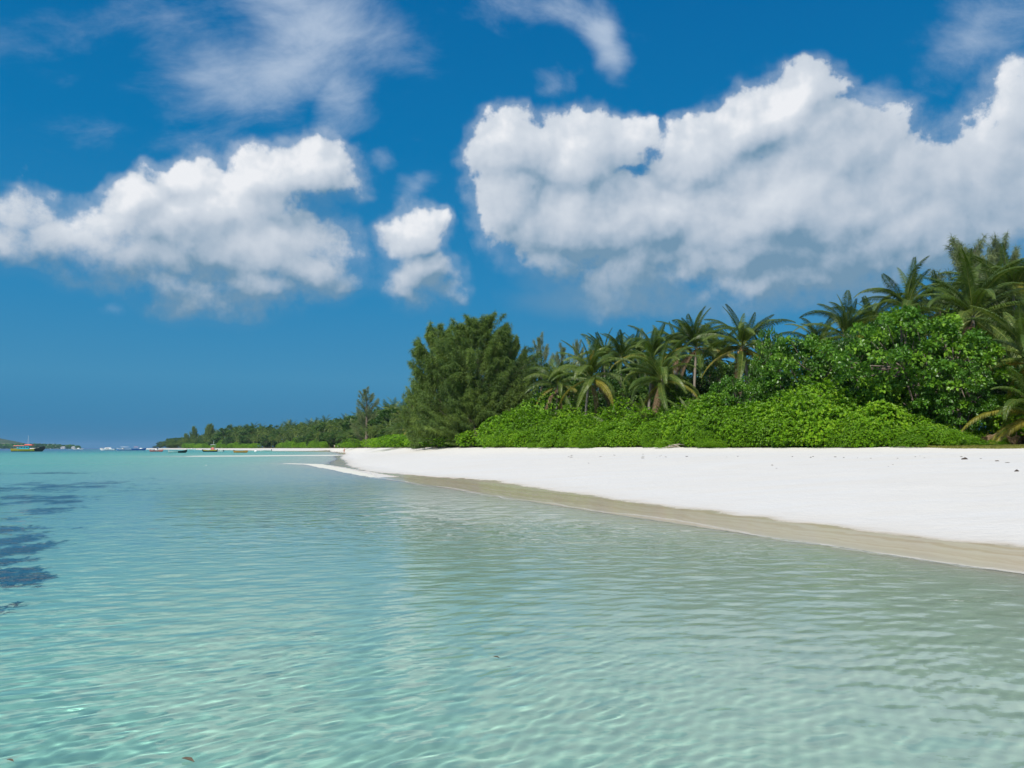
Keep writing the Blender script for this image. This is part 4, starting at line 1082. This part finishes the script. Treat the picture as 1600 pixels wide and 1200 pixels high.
# 9 orange boat
b = boat(376.5, 707.4, 'orange open wooden boat moored off the sand bar', R(4))
add(b, 'hull', hull_mesh('hull', 5.0, 1.7, .62, .32, .12, ('orange', 'orange'), .5))
for k in (-1.3, .2): add(b, 'thwart', box_mesh('thwart', (.3, 1.35, .06), 'wood', .02), (k, 0, .48))
outboard(b, -2.5, .5, 'darkgrey')
# 10, 11 pale boats
b = boat(415, 705.3, 'pale inflatable looking boat with a dark engine near the far sand', R(186))
add(b, 'hull', hull_mesh('hull', 6.0, 2.0, .6, .3, .05, ('grey', 'white'), .5)); outboard(b, -3.0, .55); add(b, 'thwart', box_mesh('thwart', (.35, 1.6, .07), 'grey', .02), (.2, 0, .5))
b = boat(299, 703.4, 'pale blue boat close under the far shore, right of the grey boat', R(-10))
add(b, 'hull', hull_mesh('hull', 8.5, 2.6, .9, .5, .1, ('paleblue', 'white'), .6)); add(b, 'cuddy', box_mesh('cuddy', (1.8, 1.7, .8), 'white', .1, (.7, .85)), (.8, 0, .75)); outboard(b, -4.3, .7)
b = boat(122, 703.0, 'tiny white boat off the low wooded headland', R(10))
add(b, 'hull', hull_mesh('hull', 9.0, 2.8, 1.1, .6, .1, ('white', 'white'), .6)); add(b, 'cuddy', box_mesh('cuddy', (2.4, 1.9, 1.0), 'white', .1, (.7, .85)), (.3, 0, .95))

# buoys
def buoy(px, py, rad, label):
    x, y = on_plane(px, py); r = empty('mooring_buoy', (x, y, 0)); tag(r, label, 'buoy')
    bm = bmesh.new(); bmesh.ops.create_uvsphere(bm, u_segments=16, v_segments=10, radius=rad); me = bpy.data.meshes.new('float'); bm.to_mesh(me); bm.free(); me.materials.append(C_['white'])
    for p_ in me.polygons: p_.use_smooth = True
    add(r, 'float', me, (0, 0, rad*.45)); add(r, 'ring', tubes_mesh('ring', [[(math.cos(a)*rad*.25, 0, rad*1.5+math.sin(a)*rad*.25) for a in np.linspace(0, 6.28, 9)]], rad*.07, C_['metal']))
buoy(399.5, 706.3, .62, 'white mooring buoy right of the orange boat')
buoy(322, 727.5, .05, 'small white mooring buoy alone in the turquoise water')

# wooden post on the sand
s_ = spot(675, 104); h = tall(668, 104, s_.z)
g = Geo(); g.tube([(0, 0, -.5), (.02, 0, h*.5), (-.03, 0.02, h)], [.085, .08, .07], 8)
o = link_mesh('wooden_post', g.build('wooden_post', simple_mat('weathered_pole', (.46, .37, .22), .8, .3, 6), True), None, s_); tag(o, 'thin upright wooden post on the sand in front of the shrubs', 'post')

# --- people (skin modifier bodies)
def person(loc, rz, label, skin, shirt, shorts, hair, pose=0.0):
    root = empty('person', loc, rz); tag(root, label, 'person')
    def skinned(name, verts, edges, radii, mat, sub=2, rootv=0):
        me = bpy.data.meshes.new(name); me.from_pydata(verts, edges, []); me.materials.append(mat)
        o = link_mesh(name, me, root); sk = o.modifiers.new('skin', 'SKIN'); 
        for v, r_ in zip(me.skin_vertices[0].data, radii): v.radius = (r_[0], r_[1]) if hasattr(r_, '__len__') else (r_, r_)
        me.skin_vertices[0].data[rootv].use_root = True
        ss = o.modifiers.new('sub', 'SUBSURF'); ss.levels = sub; ss.render_levels = sub
        return o
    p = pose
    V = [(0, 0, .95), (0, .0, 1.15), (0, .01, 1.36), (0, 0, 1.47), (0, .01, 1.54), (0, .03, 1.66), (0, .02, 1.74),
         (.19, 0, 1.40), (.24, .02-p*.3, 1.13), (.25, .10-p*.6, .90), (.25, .13-p*.7, .80),
         (-.19, 0, 1.40), (-.24, .02+p*.3, 1.13), (-.25, .10+p*.6, .90), (-.25, .13+p*.7, .80),
         (.09, 0, .88), (.10, .03+p*.4, .49), (.10, -.02+p*.5, .09), (.11, .14+p*.5, .03),
         (-.09, 0, .88), (-.10, .03-p*.4, .49), (-.10, -.02-p*.6, .09), (-.11, .14-p*.6, .03)]
    E = [(0, 1), (1, 2), (2, 3), (3, 4), (4, 5), (5, 6), (2, 7), (7, 8), (8, 9), (9, 10), (2, 11), (11, 12), (12, 13), (13, 14), (0, 15), (15, 16), (16, 17), (17, 18), (0, 19), (19, 20), (20, 21), (21, 22)]
    Rd = [(.14, .10), (.12, .09), (.15, .10), (.055, .055), (.055, .06), (.085, .10), (.06, .07), .055, .042, .032, .03, .055, .042, .032, .03, .085, .058, .04, .035, .085, .058, .04, .035]
    skinned('body', V, E, Rd, skin)
    skinned('shirt', [V[0], V[1], V[2], V[7], (.225, .01, 1.22), V[11], (-.225, .01, 1.22)], [(0, 1), (1, 2), (2, 3), (3, 4), (2, 5), (5, 6)], [(.155, .115), (.14, .108), (.168, .118), .068, .06, .068, .06], shirt)
    skinned('shorts', [V[0], V[15], tuple(np.array(V[15])*.25+np.array(V[16])*.75), V[19], tuple(np.array(V[19])*.25+np.array(V[20])*.75)], [(0, 1), (1, 2), (0, 3), (3, 4)], [(.16, .12), .10, .085, .10, .085], shorts)
    skinned('hair', [(0, .0, 1.70), (0, 0, 1.75)], [(0, 1)], [(.092, .10), (.075, .085)], hair)
    return root
SK = flat_mat('tanned_skin', (.42, .23, .14), .55); HR = flat_mat('dark_hair', (.03, .02, .015), .6)
x_, y_ = on_plane(537.8, 708.9, 0.06); person((x_, y_, ground_z(x_, y_)), R(100), 'person in an orange red top and shorts walking on the sand at the bend', SK, flat_mat('orange_shirt', (.80, .20, .08), .8), flat_mat('coral_shorts', (.65, .22, .14), .8), HR, .35)
for px, Y, lab, p_ in ((522.6, 408, 'person in white standing under the palms, left one of two', 0.05), (528.0, 400, 'person in pale clothes standing under the palms, right one of two', .2)):
    q = spot(px, Y); person((q.x, q.y, q.z+.03), R(170), lab, SK, flat_mat('white_shirt', (.8, .8, .78), .8), flat_mat('white_trousers', (.72, .72, .70), .8), HR, p_)

# --- sea grass on the sand bed, left
r = np.random.default_rng(77); g = Geo()
ELL = [(10, 768, 75, 8), (85, 772, 80, 11), (105, 792, 55, 12), (95, 812, 32, 7), (110, 800, 30, 6), (40, 826, 34, 5), (8, 850, 45, 9), (30, 868, 32, 5), (15, 888, 38, 13), (40, 885, 20, 6), (15, 925, 30, 10), (35, 937, 28, 4), (0, 955, 14, 7), (65, 747, 75, 2), (-30, 800, 60, 20), (-40, 880, 50, 30), (160, 770, 40, 4), (5, 800, 60, 3), (0, 965, 16, 9), (-5, 835, 34, 9), (0, 908, 26, 8), (-12, 990, 22, 8)]
pts = []
for (cx, cy_, rx, ry) in ELL:
    rx = rx*(.55 if cy_ > 822 else 1.0)
    x0, y0 = on_plane(cx-8, cy_, -.35); sx = rx*y0/FPX; sy = ry*y0*y0/(FPX*1.95)
    n = int(min(2600, 26*sx*sy*3.14))+60
    a = r.uniform(0, 6.283, n); q = np.abs(r.normal(0, .72, n))*(1+0.30*np.sin(3*a+cx)+0.2*np.sin(7*a+cy_))
    pts.append(np.column_stack([x0+np.cos(a)*q*sx, y0+np.sin(a)*q*sy]))
pts = np.vstack(pts); pts = pts[vnoise(pts, 1.8, 33)+0.5*vnoise(pts, .45, 35) > -0.02]
zs = height(pts)[0]; keep = zs < -.25; pts = pts[keep]; zs = zs[keep]
B0 = np.column_stack([pts, zs])
for k in range(7):
    d = unit(np.column_stack([r.normal(0, .6, len(B0)), r.normal(0, .6, len(B0)), np.ones(len(B0))*.55]))
    L = r.uniform(.14, .30, len(B0)); P0 = B0+np.column_stack([r.normal(0, .10, len(B0)), r.normal(0, .10, len(B0)), np.zeros(len(B0))])
    g.leaves(P0, d, rand_unit(len(B0), r), L, L*.32, np.clip(r.normal(.35, .2, len(B0)), 0, 1))
sg = leaf_mat('seagrass_blade', (.035, .07, .075), (.07, .12, .11), (.13, .17, .13), trans=.1)
o = link_mesh('seagrass', g.build('seagrass', sg)); tag(o, 'dark seagrass patches on the sea bed at the left', 'seagrass', kind='stuff'); o.cycles.is_caustics_receiver = True

# --- beach litter along the old tide line
def lump_mesh(seed, L, W, H, mat):
    r = np.random.default_rng(seed); bm = bmesh.new(); bmesh.ops.create_icosphere(bm, subdivisions=2, radius=1)
    for v in bm.verts:
        k = 1+.35*r.normal()*.5; v.co = Vector((v.co.x*L/2*k, v.co.y*W/2*k, max(-.2, v.co.z)*H*k))
    me = bpy.data.meshes.new('lump'); bm.to_mesh(me); bm.free(); me.materials.append(mat); return me
weed = simple_mat('dry_weed', (.10, .075, .05), .9, .5, 20); husk = simple_mat('old_husk', (.06, .045, .035), .85, .4, 10); driftm = simple_mat('driftwood', (.42, .36, .29), .85, .3, 8)
LM = [lump_mesh(i, .22, .10, .03, weed) for i in range(4)]
lr = random.Random(9)
for i in range(36):
    px = lr.uniform(880, 1600); py = 713.5+lr.gauss(0, 1.6)+(px-1000)*.004+(lr.uniform(0, 22) if i % 7 == 0 else 0)
    f = None
    for Y in np.linspace(12, 60, 160):           # where this sight line meets the sand
        p_ = at(px, py, Y)
        if p_.z <= ground_z(p_.x, p_.y): f = p_; break
    if f is None: continue
    o = link_mesh('dry_seaweed', LM[i % 4], None, (f.x, f.y, ground_z(f.x, f.y)+.01)); k = lr.uniform(.3, .8); o.scale = (k*lr.uniform(.8, 1.6), k, k); o.rotation_euler = (0, 0, lr.uniform(0, 6.28))
    tag(o, 'small dark tuft of dry seaweed on the old tide line of the white sand', 'seaweed', 'dry seaweed along the tide line')
for px, py, k, lab in ((1508, 718, .7, 'dark coconut husk alone on the dry white sand'), (1589, 737, .45, 'smaller dark husk lower down the sand near the right edge')):
    for Y in np.linspace(12, 60, 400):
        p_ = at(px, py, Y)
        if p_.z <= ground_z(p_.x, p_.y): break
    o = link_mesh('coconut_husk', lump_mesh(60+px, .34, .20, .13, husk), None, p_); o.scale = (k, k, k); tag(o, lab, 'coconut husk')
# driftwood heap in the notch of the hedge
b_ = veg_at(1058); root = empty('driftwood_heap', (b_[0], b_[1]-.7, ground_z(b_[0], b_[1]-.7))); tag(root, 'heap of pale driftwood in a notch at the foot of the hedge', 'driftwood')
for k in range(9):
    g = Geo(); a = lr.uniform(-1.5, 1.5); L = lr.uniform(.4, .9); c0 = np.array([lr.uniform(-.7, .7), lr.uniform(-.3, .3), .02+.02*k])
    d = np.array([math.cos(a), math.sin(a), lr.uniform(-.12, .18)])
    g.tube([c0-d*L/2, c0+[0, 0, .05], c0+d*L/2], [.035, .03, .015], 6); add(root, 'branch', g.build('branch', driftm, True))
# fallen fronds and brush in the shade at the right
for i, (px, Y, k) in enumerate([(1545, 42.5, .8), (1562, 43.5, .9), (1580, 44.5, .95), (1596, 43, .8), (1570, 46, .9), (1608, 45, .8), (1590, 47, .9)]):
    q = spot(px, Y); o = link_mesh('fallen_palm_frond', FR['dry'][i % 2], None, (q.x, q.y, q.z+.75)); o.scale = (k*.75,)*3; o.rotation_euler = (R(lr.uniform(-20, 20)), R(-8), lr.uniform(0, 6.28))
    tag(o, 'brown fallen palm frond lying in the shade under the right hand palms', 'palm frond', 'fallen fronds under the palms')
# grass verge between sand and trees, right
r = np.random.default_rng(5); n = 26000; g = Geo()
px = r.uniform(1395, 1720, n); wv = np.clip((px-1395)/120, 0.05, 1)
bb = np.array([veg_at(x_) if x_ < 1790 else VEG[3] for x_ in np.linspace(1390, 1730, 60)]); ip = lambda x_, k: np.interp(x_, np.linspace(1390, 1730, 60), bb[:, k])
dirn = VEG[4]-VEG[3]; dirn = dirn/np.linalg.norm(dirn); nr_ = np.array([dirn[1], -dirn[0]]); nr_ = nr_ if nr_[1] > 0 else -nr_
off = -2.3*wv*r.random(n)**.9+r.uniform(0, 1.2, n)
Pg = np.column_stack([ip(px, 0)+nr_[0]*off, ip(px, 1)+nr_[1]*off]); kp = vnoise(Pg, 1.1, 51)*.7+r.random(n) > .18; Pg = Pg[kp]
Bg = np.column_stack([Pg, height(Pg)[0]-.01]); D = unit(np.column_stack([r.normal(0, .5, len(Bg)), r.normal(0, .5, len(Bg)), np.ones(len(Bg))])); L = r.uniform(.06, .17, len(Bg))
g.leaves(Bg, D, rand_unit(len(Bg), r), L, L*.22, np.clip(r.normal(.5, .25, len(Bg)), 0, 1))
o = link_mesh('grass', g.build('grass', leaf_mat('beach_grass', (.08, .10, .015), (.20, .21, .035), (.36, .33, .09)))); tag(o, 'strip of dry green grass between the sand and the shaded trees', 'grass', kind='stuff')
# leaves adrift
for px, py, k, lab in ((283, 1188, .085, 'dark leaf drifting in the clear shallows, nearest of three'), (770, 1028, .06, 'dark leaf drifting in the shallows near the middle'), (10, 1190, .05, 'dark leaf drifting at the left edge of the shallows')):
    x_, y_ = on_plane(px, py, 0.0); g = Geo(); g.leaves(np.array([[0, 0, 0.]]), np.array([[1., -.3, 0]]), np.array([[0, 0, 1.]]), k, k*.38, .0, hexa=True)
    o = link_mesh('drifting_leaf', g.build('drifting_leaf', weed), None, (x_, y_, .012)); tag(o, lab, 'leaf')

# --- far headland and hills on the horizon, left
def ridge(name, px0, px1, Y, profile, depth, seed, mat):
    n, m = 160, 26; V = []
    for i in range(n):
        px = px0+(px1-px0)*i/(n-1); x = (px-800)/FPX*Y; H = float(np.interp(px, profile[0], profile[1]))*Y/FPX
        for j in range(m):
            f = j/(m-1); V.append((x*(1+f*depth/Y), Y+f*depth, -9+(H+9)*math.sin(math.pi*min(1, f*1.0))**.6 if 0 < j < m-1 else -9.0))
    V = np.array(V); nz = vnoise(V[:, :2], 60, seed, 4); V[:, 2] += np.where(V[:, 2] > 3, nz*np.clip(V[:, 2]*.18, 0, 9), 0)
    i = np.arange(n-1)[:, None]*m; j = np.arange(m-1)[None, :]
    F = np.stack([i+j, i+m+j, i+m+j+1, i+j+1], -1).reshape(-1, 4)
    o = link_mesh(name, np_mesh(name, V, F, mat)); return o
m, t = material('wooded_hill'); po = t.n('ShaderNodeNewGeometry').outputs['Position']
cw = t.mix(t.noise(po, .03, 5, .65), (.035, .065, .03), (.085, .12, .05)); cw = t.mix(t.mr(t.noise(po, .012, 4, .6), .60, .70), cw, (.26, .22, .17))
t.n('ShaderNodeOutputMaterial', {'Surface': t.n('ShaderNodeBsdfPrincipled', {'Base Color': cw, 'Roughness': .95, 'Specular IOR Level': .1}).outputs[0]})
o = ridge('hills', -420, 66, 3500, ([-420, -200, -40, 0, 20, 40, 60, 66], [30, 34, 22, 17.5, 13.5, 9, 6.5, 0]), 900, 3, m); tag(o, 'low wooded hill on the far left horizon', kind='structure')
o = ridge('headland', -300, 134, 2900, ([-300, 0, 60, 100, 120, 130, 134], [.9, .9, .9, .8, .7, .5, 0]), 300, 4, sand.data.materials[0]); tag(o, 'low sandy headland on the far left horizon', kind='structure')
o.data.materials.clear(); o.data.materials.append(simple_mat('far_sand', (.66, .63, .57), .9, .1, .05))
r = np.random.default_rng(8); g = Geo(); N = 700
for k in range(N):
    px = r.uniform(-290, 127); Y = r.uniform(2960, 3150); H = np.interp(px, [-300, 0, 60, 110, 124, 128], [7, 6.4, 6.6, 6.0, 4.5, 2.5])*Y/FPX*r.uniform(.7, 1.05)
    c = np.array([(px-800)/FPX*Y, Y, H*.5]); v = rand_unit(46, r); P_ = c+v*np.array([H*.55, H*.55, H*.5])*r.uniform(.75, 1, (46, 1))
    g.leaves(P_, unit(v+r.normal(size=v.shape)*.5), v+[0, 0, .6], H*.38, H*.34, np.clip(r.normal(.4, .2), 0, 1))
o = link_mesh('far_wood', g.build('far_wood', M['broad'])); tag(o, 'far wood covering the low headland at the left horizon', 'wood', kind='stuff')
for px, w_, lab in ((101, 15, 'small white house on the far headland, left of two'), (117, 12, 'small white house on the far headland, right of two')):
    Y = 2920; root = empty('beach_house', ((px-800)/FPX*Y, Y, 1.0)); tag(root, lab, 'house')
    add(root, 'wall', box_mesh('wall', (w_, 8, 4.2), 'white', .05)); bm = bmesh.new()
    vs_ = [bm.verts.new(p_) for p_ in [(-w_*.56, -5, 0), (w_*.56, -5, 0), (w_*.56, 5, 0), (-w_*.56, 5, 0), (-w_*.3, 0, 3.2), (w_*.3, 0, 3.2)]]
    for f in ((0, 1, 5, 4), (2, 3, 4, 5), (1, 2, 5), (3, 0, 4), (3, 2, 1, 0)): bm.faces.new([vs_[i] for i in f])
    me = bpy.data.meshes.new('roof'); bm.to_mesh(me); bm.free(); me.materials.append(C_['grey']); add(root, 'roof', me, (0, 0, 4.23))
    for k in (-.3, 0, .3): add(root, 'window', box_mesh('window', (w_*.14, .1, 1.6), 'glass', .02), (k*w_, -4.03, 1.3))

# --- thin lace of foam where the water meets the sand
def ribbon(line, step):
    out = []
    for a, b in zip(line[:-1], line[1:]):
        n = max(2, int(np.linalg.norm(b-a)/step)); out += [a+(b-a)*k/n for k in range(n)]
    return np.array(out)
Lr = ribbon(WATER[1:17], .10); Tn = np.gradient(Lr, axis=0); Tn = Tn/np.linalg.norm(Tn, axis=1, keepdims=True); Nn = np.column_stack([-Tn[:, 1], Tn[:, 0]])
w1 = vnoise(Lr, 3.0, 61)*.45+vnoise(Lr, .8, 62)*.14
rows = []
for k, f in enumerate(np.linspace(-1, 1, 7)):
    wd = .16+.14*np.clip(vnoise(Lr, 1.5, 63)+.4, 0, 1)+np.hypot(Lr[:, 0], Lr[:, 1])*.003
    rows.append(Lr+Nn*(w1+f*wd)[:, None])
Vf = np.stack(rows, 1).reshape(-1, 2); zf = np.maximum(height(Vf)[0], .004)+.012+.01*np.clip(vnoise(Vf, .12, 66), 0, 1)
n = len(Lr); i = np.arange(n-1)[:, None]*7; j = np.arange(6)[None, :]
me = np_mesh('foam', np.column_stack([Vf, zf]), np.stack([i+j, i+7+j, i+7+j+1, i+j+1], -1).reshape(-1, 4))
attr(me, 'edge', np.tile(1-np.abs(np.linspace(-1, 1, 7)), n))
m, t = material('foam_lace'); po = t.n('ShaderNodeNewGeometry').outputs['Position']
ed = t.n('ShaderNodeAttribute', attribute_name='edge').outputs['Fac']
al_ = t.mr(t.m('ADD', t.m('MULTIPLY', ed, .55), t.m('MULTIPLY', t.noise(po, 9.0, 5, .7), .75)), .62, 1.0, 0.0, .36)
d_ = t.n('ShaderNodeBsdfDiffuse', {'Color': (.78, .75, .70, 1)}); tr = t.n('ShaderNodeBsdfTransparent')
t.n('ShaderNodeOutputMaterial', {'Surface': t.n('ShaderNodeMixShader', {0: al_, 1: tr.outputs[0], 2: d_.outputs[0]}).outputs[0]})
me.materials.append(m); tag(link_mesh('foam', me), 'thin lace of white foam along the water edge', 'foam', kind='stuff')
# ------------------------------------------------------------------ sea air
HZ0, HZ1 = -64.0, 62.0
bm = bmesh.new(); bmesh.ops.create_cube(bm, size=1)
for v in bm.verts: v.co = Vector((v.co.x*19200, v.co.y*19200, HZ0 if v.co.z < 0 else HZ1))
me = bpy.data.meshes.new('haze'); bm.to_mesh(me); bm.free()
m, t = material('sea_air')
vo = t.n('ShaderNodeVolumePrincipled', {'Color': (.62, .82, 1.0, 1), 'Density': 0.000045, 'Anisotropy': 0.3})
t.n('ShaderNodeOutputMaterial', {'Volume': vo.outputs[0]})
me.materials.append(m); tag(link_mesh('haze', me), 'thin bluish sea haze', 'haze', kind='stuff')
